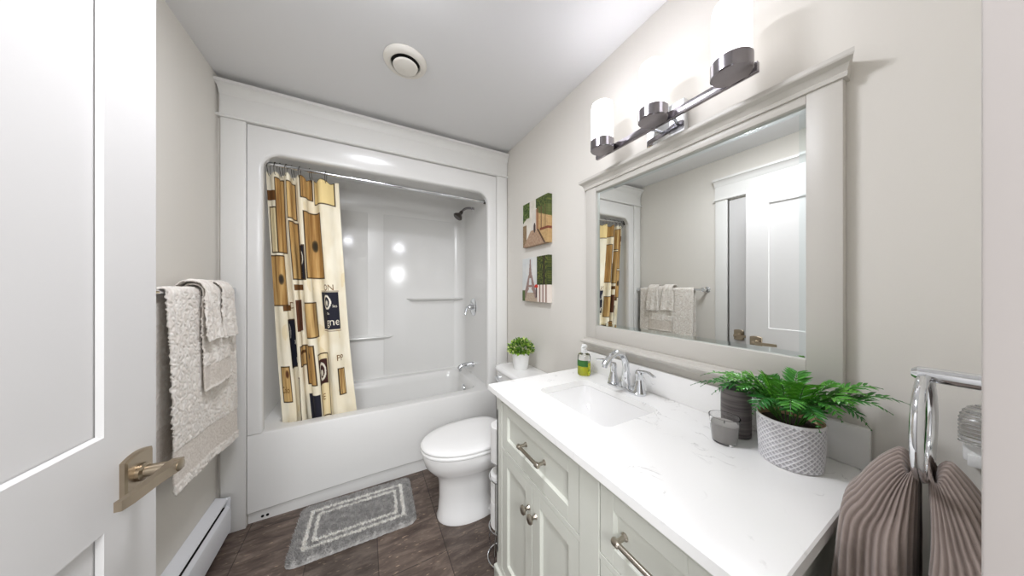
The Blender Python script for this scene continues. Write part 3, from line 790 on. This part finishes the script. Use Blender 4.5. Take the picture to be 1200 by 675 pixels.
def shaker(bm, y0, y1, z0, z1, st, x0):
    box(bm, x0+.010, x0+.018, y0+.002, y1-.002, z0+.002, z1-.002)
    box(bm, x0, x0+.012, y0, y0+st, z0, z1, .0012); box(bm, x0, x0+.012, y1-st, y1, z0, z1, .0012)
    box(bm, x0, x0+.012, y0+st, y1-st, z0, z0+st, .0012); box(bm, x0, x0+.012, y0+st, y1-st, z1-st, z1, .0012)
    a = [(x0+.003, y, z) for y, z in ((y0+st, z0+st), (y1-st, z0+st), (y1-st, z1-st), (y0+st, z1-st))]
    q = .004; c = [(x0+.010, y, z) for y, z in ((y0+st+q, z0+st+q), (y1-st-q, z0+st+q), (y1-st-q, z1-st-q), (y0+st+q, z1-st-q))]
    loft(bm, [a, c], True)
G = .0025
def bar_pull(parent, yc, z, x0, ln=.135):
    b = B(); 
    for s in (-1, 1):
        lathe(b, [(.009, .0), (.009, -.003), (.0055, -.006), (.0055, -.026)], (x0, yc+s*ln*.43, z), 16, 'x')
    tube(b, [(x0-.030, yc-ln*.5, z), (x0-.030, yc-ln*.5+.004, z), (x0-.030, yc-ln*.38, z), (x0-.030, yc-ln*.36, z), (x0-.030, yc+ln*.36, z), (x0-.030, yc+ln*.38, z), (x0-.030, yc+ln*.5-.004, z), (x0-.030, yc+ln*.5, z)], [.006, .0085, .0085, .006, .006, .0085, .0085, .006], 14)
    return obj('bar_pull', b, M['nickel'], parent)
def knob(parent, y, z, x0):
    b = lathe(B(), [(.009, 0), (.007, -.004), (.0055, -.012), (.009, -.018), (.015, -.022), (.0155, -.027), (.012, -.031), (.004, -.033)], (x0, y, z), 22, 'x'); return obj('knob', b, M['nickel'], parent)
def drawer(y0, y1, z0, z1, st, pull=True):
    b = B(); shaker(b, y0+G, y1-G, z0+G, z1-G, st, VX+.002)
    d = obj('drawer', b, M['vanity'], V, smooth=False); 
    if pull: bar_pull(d, (y0+y1)/2, (z0+z1)/2+.0, VX+.012)
    return d
drawer(.555, 1.025, .648, .838, .045)
drawer(.235, .485, .666, .838, .040); drawer(.235, .485, .409, .652, .040); drawer(.235, .485, .135, .395, .040)
for y0, y1, ky in ((.555, .790, .768), (.790, 1.025, .812)):
    b = B(); shaker(b, y0+G*.6, y1-G*.6, .135+G, .632-G, .045, VX+.002); d = obj('cabinet_door', b, M['vanity'], V, smooth=False)
    knob(d, ky, .543, VX+.002)
for yy, s in ((VY0, -1), (VY1-.012, 1)):
    b = B()
    box(b, VX+.02, 1.038, yy, yy+.012, .10, .17); box(b, VX+.02, 1.038, yy, yy+.012, .79, VZ); box(b, VX+.0, VX+.075, yy, yy+.012, .17, .79); box(b, .975, 1.038, yy, yy+.012, .17, .79)
    obj('side_panel', b, M['vanity'], V, smooth=False)
b = B()                                          # base moulding with bracket feet
box(b, VX-.012, VX+.02, VY0-.010, VY1+.010, .085, .112, .006)
box(b, VX-.010, VX+.02, VY0-.010, VY0+.10, 0, .09, .003); box(b, VX-.010, VX+.02, VY1-.10, VY1+.010, 0, .09, .003); box(b, VX-.006, VX+.02, VY0+.1, VY1-.1, .05, .09)
box(b, VX-.010, 1.03, VY1-.012, VY1+.010, 0, .105, .003); box(b, VX-.010, 1.03, VY0-.010, VY0+.012, 0, .105, .003)
obj('base_plinth', b, M['vanity'], V)

# countertop with sink cut-out
CZ = .89
SX0, SX1, SY0, SY1 = .640, .905, .585, .950
CX0, CX1, CY0, CY1 = .479, 1.039, .157, 1.107
P = rrect(SX0, SX1, SY0, SY1, .028); O = clampmap(P, 0, 0, 0, 0, CX0+.003, CX1-.001, CY0+.003, CY1-.003); O2 = clampmap(P, 0, 0, 0, 0, CX0, CX1, CY0, CY1)
b = B()
loft(b, [[(x, y, VZ+.001) for x, y in P], [(x, y, VZ+.001) for x, y in O2], [(x, y, CZ-.003) for x, y in O2], [(x, y, CZ) for x, y in O], [(x, y, CZ) for x, y in P], [(x, y, VZ+.001) for x, y in P]], True)
bmesh.ops.remove_doubles(b, verts=b.verts, dist=1e-6)
o = obj('countertop', b, M['quartz'], ang=25, origin=(.76, .63, VZ)); tag(o, 'white veined quartz countertop on the sage grey vanity', 'countertop')
b = box(B(), 1.019, 1.039, CY0, 1.085, CZ+.0005, CZ+.097, .0015); o = obj('backsplash', b, M['quartz'], origin=(1.03, .63, CZ)); tag(o, 'low white quartz backsplash strip along the wall behind the faucet', 'backsplash')
t = thing('sink', 'white undermount rectangular sink set into the quartz countertop', 'sink', (.77, .77, .74))
b = B(); loops = []
for z, d, r in ((.8645, -.02, .04), (.8642, .002, .028), (.85, .004, .03), (.80, .020, .05), (.765, .045, .06), (.748, .075, .05), (.742, .11, .02)):
    loops.append([(x, y, z) for x, y in rrect(SX0+d, SX1-d, SY0+d*1.15, SY1-d*1.15, r)])
vs = loft(b, loops, True); b.faces.new(vs[-1]); obj('basin', b, M['ceramic'], t, ang=50)
b = lathe(B(), [(.024, .742), (.024, .7455), (.018, .747), (.012, .744)], (.775, .77, 0), 24); obj('drain', b, M['chrome'], t)

# faucet
FX, FY = .962, .775
t = thing('faucet', 'chrome two-handle faucet with an arched spout behind the sink', 'faucet', (FX, FY, CZ))
b = B(); loft(b, [[(x, y, CZ+z) for x, y in rrect(FX-.028+d, FX+.028-d, FY-.088+d, FY+.088-d, .027-d)] for z, d in ((.0003, 0), (.008, 0), (.013, .004), (.015, .012))], True, True, True); obj('base_plate', b, M['chrome'], t)
b = B()
sp = [(FX, FY, CZ+.012), (FX, FY, CZ+.05), (FX+.003, FY, CZ+.09), (FX-.004, FY, CZ+.125), (FX-.026, FY, CZ+.152), (FX-.058, FY, CZ+.160), (FX-.090, FY, CZ+.148), (FX-.118, FY, CZ+.126), (FX-.128, FY, CZ+.116)]
tube(b, sp, [.021, .017, .0145, .0145, .0145, .0145, .0145, .0142, .012], 20, flat=.85); obj('spout', b, M['chrome'], t, ang=60)
b = cyl(B(), (FX-.120, FY, CZ+.122), (FX-.124, FY, CZ+.108), .010); obj('aerator', b, M['chrome'], t)
for s in (1, -1):
    y = FY+s*.064
    b = lathe(B(), [(.024, .010), (.021, .022), (.014, .055), (.0125, .072), (.015, .078), (.0155, .088), (.011, .096), (.003, .098)], (FX, y, CZ), 26); hb_ = obj('handle_base', b, M['chrome'], t)
    b = tube(B(), [(FX, y-s*.004, CZ+.088), (FX-.004, y+s*.02, CZ+.097), (FX-.012, y+s*.05, CZ+.100), (FX-.020, y+s*.078, CZ+.094)], [.010, .0095, .009, .0065], 14, flat=.6); obj('lever', b, M['chrome'], hb_)
b = cyl(B(), (FX+.02, FY, CZ+.013), (FX+.02, FY, CZ+.055), .003, n=10); lathe(b, [(.004, .053), (.007, .058), (.007, .064), (.003, .068)], (FX+.02, FY, CZ), 14); obj('lift_rod', b, M['chrome'], t)

# soap bottle
sx, sy = .945, 1.003
t = thing('soap_bottle', 'clear pump bottle of yellow-green hand soap at the far end of the countertop', 'soap dispenser', (sx, sy, CZ))
b = lathe(B(), [(.0, .0005), (.028, .0005), (.031, .004), (.032, .012), (.031, .092), (.027, .102), (.012, .108), (.011, .112)], (sx, sy, CZ), 32, cap0=False, cap1=True); obj('bottle', b, M['clear'], t)
b = lathe(B(), [(.0, .003), (.026, .003), (.0295, .008), (.0295, .062), (.0, .062)], (sx, sy, CZ), 32, cap0=False, cap1=False); obj('liquid', b, M['soap'], t)
b = B(); l = []
for i in range(15):
    a = math.radians(150+i*120/14-10); l.append([(sx+.0322*math.cos(a), sy+.0322*math.sin(a), CZ+z) for z in (.046, .076)])
loft(b, l, False); obj('bottle_label', b, M['label'], t, recalc=False)
b = lathe(B(), [(.014, .108), (.014, .122), (.0135, .124), (.0075, .126), (.0075, .134), (.012, .135), (.012, .146), (.010, .148), (.0, .148)], (sx, sy, CZ), 24, cap1=False)
tube(b, [(sx, sy, CZ+.141), (sx-.02, sy-.012, CZ+.142), (sx-.034, sy-.020, CZ+.138)], [.0065, .0055, .0045], 10); obj('pump', b, M['plastic'], t)

# streaked grey vase / candle, candle jar, fern
vx, vy = .952, .386
t = thing('cylinder_vase', 'tall dark grey streaked cylinder vase behind the candle jar', 'vase', (vx, vy, CZ))
b = lathe(B(), [(.0, .0003), (.033, .0003), (.035, .002), (.0355, .010), (.0355, .132), (.034, .134), (.031, .133), (.031, .02), (.0, .018)], (vx, vy, CZ), 36, cap0=False, cap1=False); obj('vase_body', b, M['vase'], t)
b = lathe(B(), [(.0307, .120), (.0307, .124), (.0, .124)], (vx, vy, CZ), 30, cap1=False); obj('vase_filling', b, M['dark'], t)
cx_, cy_ = .874, .381
t = thing('candle_jar', 'small grey candle in a clear glass jar in front of the dark vase', 'candle', (cx_, cy_, CZ))
b = lathe(B(), [(.0, .0003), (.026, .0003), (.028, .003), (.0355, .068), (.0355, .071), (.0335, .071), (.0262, .006), (.0, .005)], (cx_, cy_, CZ), 36, cap0=False, cap1=False); obj('glass_jar', b, M['clear'], t)
b = lathe(B(), [(.0, .0055), (.0258, .0065), (.0312, .052), (.029, .051), (.0, .050)], (cx_, cy_, CZ), 36, cap0=False, cap1=False); obj('wax', b, M['wax'], t)
b = cyl(B(), (cx_, cy_, CZ+.049), (cx_+.001, cy_, CZ+.058), .0012, n=8); obj('wick', b, M['dark'], t)

fx, fy = .9175, .262
t = thing('potted_fern', 'green fern in a white diamond-patterned pot on the countertop', 'plant', (fx, fy, CZ))
prof = [(.053, .0004), (.055, .003), (.0575, .03), (.0595, .07), (.0605, .105)]
b = B(); loops = []; n = 312; nh = 84; cols = []
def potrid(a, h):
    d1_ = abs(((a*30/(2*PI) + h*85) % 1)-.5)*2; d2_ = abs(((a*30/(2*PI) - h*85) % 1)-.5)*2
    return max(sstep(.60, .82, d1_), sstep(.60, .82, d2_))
for j in range(nh+1):
    h = .003 + (.104-.003)*j/nh; R = lerp(.0555, .0605, (h/.105)**.8); lp = []
    for i in range(n):
        a = 2*PI*i/n; r = R + .0018*potrid(a, h) - .0009
        lp.append((fx+r*math.cos(a), fy+r*math.sin(a), CZ+h))
    loops.append(lp)
def circ(r, h): return [(fx+r*math.cos(2*PI*i/n), fy+r*math.sin(2*PI*i/n), CZ+h) for i in range(n)]
loops = [circ(.052, .0004)] + loops
vs = loft(b, loops, True, True, False)
loft(b, [[v.co.copy() for v in vs[-1]], circ(.0605, .108), circ(.0590, .1095)], True)
bmesh.ops.remove_doubles(b, verts=b.verts, dist=1e-6)
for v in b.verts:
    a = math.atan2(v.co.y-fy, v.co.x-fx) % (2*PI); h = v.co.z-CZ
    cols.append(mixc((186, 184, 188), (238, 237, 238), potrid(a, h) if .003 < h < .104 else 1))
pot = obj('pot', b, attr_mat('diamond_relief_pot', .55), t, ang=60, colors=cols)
b = B(); loft(b, [circ(.0590, .1095), circ(.0560, .1085), circ(.0550, .095), circ(.0550, .06)], True); obj('pot_rim', b, M['grout'], pot)
b = B(); loft(b, [circ(.0552, .095), circ(.03, .099), circ(.005, .100)], True, False, True); obj('soil', b, M['soil'], t)
def frond(base, tip, rise, wmax, nl, g):
    b = B(); base = Vector(base); tip = Vector(tip); midp = (base+tip)/2 + Vector((0, 0, rise))
    N = 24; pts = bez(base, midp, tip, N); cols = []
    tube(b, pts, [lerp(.0014, .0005, i/N) for i in range(N+1)], 5); cols += [mixc((70, 110, 40), (40, 80, 24), g)]*len(b.verts)
    up0 = Vector((0, 0, 1))
    for i in range(nl):
        f = .16+.84*i/(nl-1); k = f*N; a = min(N-1, int(k)); p = pts[a].lerp(pts[a+1], k-a); d = (pts[a+1]-pts[a]).normalized()
        side = d.cross(up0).normalized(); up = side.cross(d).normalized()
        wl = wmax*(.35+.65*math.sin(PI*min(1, .18+f*.86))**.7)*(1-.75*max(0, f-.75)/.25)
        for s in (-1, 1):
            ld = (side*s*.80+d*.62+up*random.uniform(-.12, .22)).normalized()
            nn = (up + side*s*-.25 + Vector((random.uniform(-.15, .15),)*3)).normalized(); sd = ld.cross(nn).normalized()
            wd = wl*.095+.0010
            q = [p, p+ld*wl*.25+sd*wd+nn*.0012, p+ld*wl*.65+sd*wd*.8, p+ld*wl-nn*wl*.14, p+ld*wl*.65-sd*wd*.8, p+ld*wl*.25-sd*wd+nn*.0012]
            mv = [b.verts.new(x) for x in q]; c1 = b.verts.new(p+ld*wl*.25-nn*.0006); c2 = b.verts.new(p+ld*wl*.65-nn*.0010)
            for fc in ((mv[0], mv[1], c1), (mv[1], mv[2], c2, c1), (mv[2], mv[3], c2), (mv[3], mv[4], c2), (mv[4], mv[5], c1, c2), (mv[5], mv[0], c1)): b.faces.new(fc)
            cc = mixc((16, 84, 34), (112, 184, 52), min(1, max(0, g+random.uniform(-.12, .12)))); cols += [cc]*8
    return obj('frond', b, M['leaf'], t, colors=cols, smooth=False, recalc=False)
rnd = random.Random(11)
tips = [(-.045, .205, .085, .06, .25), (-.02, .19, .118, .07, .6), (-.07, .165, .10, .075, .45), (-.095, .125, .095, .08, .3), (-.06, .12, .145, .05, .75), (.02, .15, .135, .04, .55), (-.10, .07, .125, .06, .5), (-.115, .03, .085, .07, .3),
        (-.10, -.03, .105, .07, .55), (-.085, -.07, .080, .07, .35), (-.06, -.095, .110, .07, .5), (-.02, -.125, .095, .08, .3), (.02, -.145, .130, .06, .45), (.075, -.125, .170, .045, .55), (.06, -.16, .150, .05, .4), (.045, -.07, .170, .03, .6), (.0, -.06, .172, .03, .9), (-.04, -.04, .170, .03, .8), (-.035, .04, .178, .02, .95), (.03, .05, .155, .02, .5), (.045, .10, .135, .03, .4), (-.06, .0, .165, .045, .7), (.055, .0, .175, .04, .5), (-.03, .085, .165, .03, .85), (-.09, .10, .14, .055, .7), (-.05, -.11, .145, .055, .65), (.035, -.115, .155, .05, .75)]
for dx, dy, dz, rise, g in tips:
    a = math.atan2(dy, dx); base = (fx+.022*math.cos(a), fy+.022*math.sin(a), CZ+.098)
    ln = math.sqrt(dx*dx+dy*dy+dz*dz)
    frond(base, (fx+dx, fy+dy, CZ+.108+(dz-.06)*.88), rise+.025, .036 if ln > .14 else .031, 13, g)

# ---------------------------------------------------------------- mirror
t = thing('wall_mirror', 'large framed mirror with crown top above the vanity', 'mirror', (XR, .63, 1.06))
FXX = 1.010
b = B(); box(b, FXX, XR-.001, .195, .258, 1.062, 1.822, .002); box(b, FXX, XR-.001, .992, 1.058, 1.062, 1.822, .002); box(b, FXX+.001, XR-.001, .258, .992, 1.795, 1.822, .002); box(b, FXX+.001, XR-.001, .258, .992, 1.062, 1.128, .002)
obj('frame', b, M['frame'], t)
def molding(prof, y0, y1, ret=.6):
    b = B(); l0 = []; l1 = []
    dm = min(d for d, z in prof if d > 0.001)
    for d, z in prof:
        k = max(0, d-.030)*ret
        l0.append((XR-.001-d if d else XR-.001, y0-k, z)); l1.append((XR-.001-d if d else XR-.001, y1+k, z))
    loft(b, [l0, l1], True, True, True); return b
obj('crown', molding([(0, 1.820), (.034, 1.820), (.036, 1.828), (.034, 1.832), (.044, 1.846), (.058, 1.852), (.060, 1.856), (.060, 1.866), (0, 1.866)], .190, 1.064), M['frame'], t, ang=25)
obj('ledge', molding([(0, 1.022), (.036, 1.022), (.040, 1.030), (.052, 1.036), (.054, 1.042), (.052, 1.048), (.038, 1.052), (.036, 1.062), (0, 1.062)], .192, 1.062), M['frame'], t, ang=25)
b = B(); gx = FXX+.014
Pq = [(.258, 1.128), (.992, 1.128), (.992, 1.795), (.258, 1.795)]
def qi(d): return [(gx - (0 if d == 0 else .0004), y+(d if y < .5 else -d), z+(d if z < 1.5 else -d)) for y, z in Pq]
b.faces.new([b.verts.new(p) for p in qi(.016)]); obj('mirror_glass', b, M['mirror'], t, smooth=False)
b = B(); loft(b, [[(gx, y, z) for _, y, z in qi(0.0)], qi(.016)], True); obj('mirror_bevel', b, M['mirror_edge'], t, smooth=False)

# ---------------------------------------------------------------- vanity light
LX = .908; LY = (.853, .616, .379); LZ = 1.915
t = thing('vanity_light', 'chrome three-lamp bar light with opal shades above the mirror', 'light fixture', (XR, .64, 1.93))
b = B(); box(b, XR-.028, XR-.001, .565, .715, 1.885, 2.005, .004); obj('back_plate', b, M['chrome'], t)
for y in (.60, .68):
    b = cyl(B(), (XR-.02, y, 1.945), (.955, y, 1.933), .006, n=14); obj('arm', b, M['chrome'], t)
b = B(); box(b, .948, .962, .335, .930, LZ-.002, LZ+.026, .0015); obj('bar', b, M['cup'], t)
for y in LY:
    b = lathe(B(), [(.0, -.002), (.046, -.002), (.049, .001), (.049, .038), (.046, .040), (.044, .040), (.0, .036)], (LX, y, LZ), 40, cap0=False, cap1=False); cp = obj('lamp_cup', b, M['cup'], t)
    b = lathe(B(), [(.0445, .0385), (.0455, .050), (.0455, .185), (.043, .196), (.037, .201), (.034, .200), (.040, .192), (.041, .18), (.041, .06)], (LX, y, LZ), 40, cap0=False, cap1=False); obj('lamp_shade', b, M['lamp'], cp)
    b = lathe(B(), [(.014, .036), (.016, .06), (.026, .10), (.028, .13), (.018, .155), (.0, .16)], (LX, y, LZ), 20, cap1=False); obj('bulb', b, emit_mat('bulb_glow', (252, 251, 255), LAMP*18), cp)

# ---------------------------------------------------------------- canvas prints
def paint_street(u, v):
    n = fbm(u*6, v*6, 1); n2 = fbm(u*22, v*22, 4)
    c = mixc((206, 200, 186), (232, 226, 214), .5+n)
    if u > .58:                                     # facade in perspective
        c = mixc((172, 140, 92), (206, 172, 122), .5+n2)
        if v < .30+.35*(u-.58): c = mixc((70, 88, 40), (110, 110, 60), .5+n2)
        if int(u*40) % 6 == 0 and v < .7: c = (96, 66, 44)
        if .66 < v < .72 and u > .7: c = (120, 60, 40)
    if u < .30 and v < .40+.2*n: c = mixc((40, 62, 26), (112, 128, 62), .5+n2*2)
    if u < .16 and v > .5: c = mixc((120, 92, 60), (160, 140, 110), .5+n2)
    if v > .66: 
        road = mixc((190, 166, 140), (150, 116, 92), .5+n2)
        if abs(u-.45) < (v-.55)*.95: c = road
        if abs(u-(.62+(v-.66)*.8)) < .03: c = (88, 62, 46)
    if .40 < u < .66 and .22 < v < .66: c = mixc(c, (150, 96, 66) if u > .55 else (210, 204, 196), .55)
    if (u-.5)**2/.0018+(v-.62)**2/.012 < 1: c = (66, 50, 48)
    if v < .2 and u > .55: c = mixc((44, 60, 26), (104, 112, 50), .5+n2*2)
    return c
def paint_tower(u, v):
    n = fbm(u*5, v*5, 8); n2 = fbm(u*24, v*24, 3)
    c = mixc((204, 208, 208), (228, 226, 220), .5+n)
    if v > .80: c = mixc((196, 180, 160), (170, 148, 126), .5+n2)
    cx = .34; y = v
    w_ = .022+.035*max(0, y-.08)/.3 if y < .40 else .075+.10*(y-.40)/.25 if y < .65 else .175+.15*((y-.65)/.27)**1.2
    if .04 < y < .92:
        d = abs(u-cx)
        if d < w_:
            inner = w_*.35 if y > .47 else 0
            if y > .70: inner = .22*math.sqrt(max(0, (y-.70)/.22))*.85
            if d > inner or abs(y-.42) < .018 or abs(y-.65) < .022: c = mixc((134, 110, 104), (168, 142, 132), .5+n2)
    if u > .60 and v < .62: c = mixc((30, 42, 16), (104, 110, 40), .5+n2*2)
    if u > .60 and v < .62 and int(u*18) % 5 == 0: c = (48, 34, 22)
    if u > .60 and v >= .62:
        c = (232, 222, 212) if int(u*26) % 3 else (138, 98, 82)
    if u < .12 and v > .75: c = (84, 100, 56)
    if ((u-.58)/.07)**2+((v-.66)/.045)**2 < 1 and v < .68: c = (206, 48, 32)
    if abs(u-.585) < .022 and .68 < v < .90: c = (40, 32, 36)
    return c
def canvas(name, lab, y0, y1, z0, z1, fn):
    n = 120; d = .034; xs = XR-d
    b = B(); cols = []
    # front face + wrapped edges: parameter extends past the face
    def f(u, v):
        U_ = -.11+1.22*u; V_ = -.11+1.22*v
        cu, cv = min(1, max(0, U_)), min(1, max(0, V_))
        ex = max(abs(U_-cu), abs(V_-cv))
        cols.append(fn(cu, cv))
        return Vector((xs+min(d-.001, ex/.11*d), lerp(y1, y0, cu), lerp(z1, z0, cv)))
    grid(b, n, n, f)
    o = obj(name, b, M['canvas'], origin=(XR, (y0+y1)/2, (z0+z1)/2), colors=cols, ang=30)
    return tag(o, lab, 'picture', 'square canvas prints on the right wall')
canvas('canvas_print', 'upper canvas print of a tree-lined street on the right wall', 1.389, 1.692, 1.605, 1.912, paint_street)
canvas('canvas_print', 'lower canvas print of an iron tower and red umbrella on the right wall', 1.389, 1.700, 1.222, 1.525, paint_tower)

# ---------------------------------------------------------------- ceiling vent
ex_, ey_ = .176, 1.435
t = thing('ceiling_vent', 'round white exhaust vent on the ceiling', 'vent', (ex_, ey_, ZC))
b = lathe(B(), [(.100, -.001), (.101, -.006), (.096, -.016), (.086, -.022), (.074, -.024), (.068, -.020), (.066, -.004)], (ex_, ey_, ZC), 48, cap0=False, cap1=False); obj('outer_ring', b, M['vent'], t)
b = lathe(B(), [(.0665, -.004), (.0, -.004)], (ex_, ey_, ZC), 40, cap0=False, cap1=False); obj('dark_throat', b, M['dark'], t)
b = lathe(B(), [(.020, -.003), (.020, -.022), (.054, -.024), (.058, -.028), (.055, -.034), (.040, -.040), (.0, -.043)], (ex_, ey_, ZC), 40, cap1=False); obj('centre_disc', b, M['vent'], t)

# ---------------------------------------------------------------- towel ring with taupe towel
RX, RYY, RTZ, RR = .790, .068, 1.177, .080
t = thing('towel_ring', 'chrome towel ring on a short arm at the right', 'towel ring', (RX, YF, RTZ))
b = lathe(B(), [(.026, .001), (.026, .008), (.016, .012)], (RX, YF, RTZ), 28, 'y'); obj('wall_flange', b, M['chrome'], t)
b = tube(B(), [(RX, YF+.006, RTZ), (RX, RYY-.012, RTZ), (RX, RYY+.006, RTZ), (RX, RYY+.012, RTZ)], [.0125, .0115, .0115, .006], 18); obj('arm', b, M['chrome'], t)
b = tube(B(), [(RX+RR*math.sin(2*PI*i/64), RYY, RTZ-RR-.004+RR*math.cos(2*PI*i/64)) for i in range(64)], .0065, 14, closed=True); obj('ring', b, M['chrome'], t)
zb_ = RTZ-2*RR-.004                              # bottom of the ring
def lobe(b, sgn, cols, ln):
    """one half of the towel: gathered in the ring, swelling outwards and hanging down"""
    n, m = 150, 90
    def f(u, v):
        a = 2*PI*u; s = v*ln
        g = sstep(0, .16, s)
        A_ = lerp(.022, .098, g) + .018*sstep(.1, .35, s)         # half width in x
        Bq = lerp(.0035, .037 if sgn > 0 else .033, sstep(0, .12, s)) + (.006*sstep(.1, .35, s) if sgn > 0 else 0)         # half depth in y
        yc = RYY + sgn*(Bq+.0045)
        zc = zb_+.016 + .022*math.sin(PI*min(1, s/.085))*(1) - max(0, s-.03)
        c, sn = math.cos(a), math.sin(a)
        rib = .5+.5*math.cos(30*a+1.5*math.sin(9*v+2*a))
        fold = .10*math.sin(3*a+sgn+2.5*v)+.07*math.sin(5*a+1+v*3)
        k = 1+fold*g
        rr = .0030*(rib**.7)-.001
        x = RX + (A_*k+rr)*c*abs(c)**-.15 if abs(c) > 1e-3 else RX
        y = yc + (Bq*k+rr)*sn
        # flat inner side so the halves do not cross below the ring
        lim = RYY+sgn*.004
        if sgn > 0: y = max(y, lim+(.0)*s)
        else: y = min(y, lim)
        if sgn < 0: y = max(y, YF+.003+.002*rib)
        dz = -.012*abs(c)**2*g - .028*(abs(c)**2)*(1-sstep(0, .25, s))
        gr = noise.noise((x*330, y*330, zc*330)); x += .0007*gr
        cols.append(mixc((112, 98, 90), (168, 154, 146), min(1, max(0, rib*.9+.15*gr))))
        return Vector((x, y, zc+dz+.0012*gr))
    vs = grid(b, n, m, f)
    b.faces.new(vs[0][:-1])
    return vs
for_t = B(); cols = []
lobe(for_t, 1, cols, .56); lobe(for_t, -1, cols, .56)
for_t.transform(Matrix.Translation((-RX, -RYY, -zb_)))
o = obj('hand_towel', for_t, M['brown_terry'], colors=cols, ang=180); o.location = (RX, RYY, zb_)
tag(o, 'taupe ribbed hand towel bunched through the chrome towel ring', 'towel')

# ---------------------------------------------------------------- night light
ny = .030
t = thing('night_light', 'small night light with a ribbed clear dome on the right wall behind the towel ring', 'night light', (XR, ny, 1.04))
b = box(B(), XR-.030, XR-.0005, ny-.017, ny+.017, .985, 1.022, .004); obj('body', b, M['plastic'], t)
b = B(); box(b, XR-.036, XR-.029, ny-.006, ny+.012, .978, 1.000, .002); obj('switch', b, M['plastic'], t)
b = B(); l = []
for i in range(41):
    h = i/40; z = 1.020+.075*h; rr = .0215*math.sqrt(max(.03, 1-max(0, (h-.55)/.45)**2)) + .0010*math.sin(i*PI/2)
    l.append([(XR-.026+rr*.9*math.cos(2*PI*k/24), ny+rr*math.sin(2*PI*k/24), z) for k in range(24)])
loft(b, l, True, True, True); obj('ribbed_dome', b, M['lens'], t)
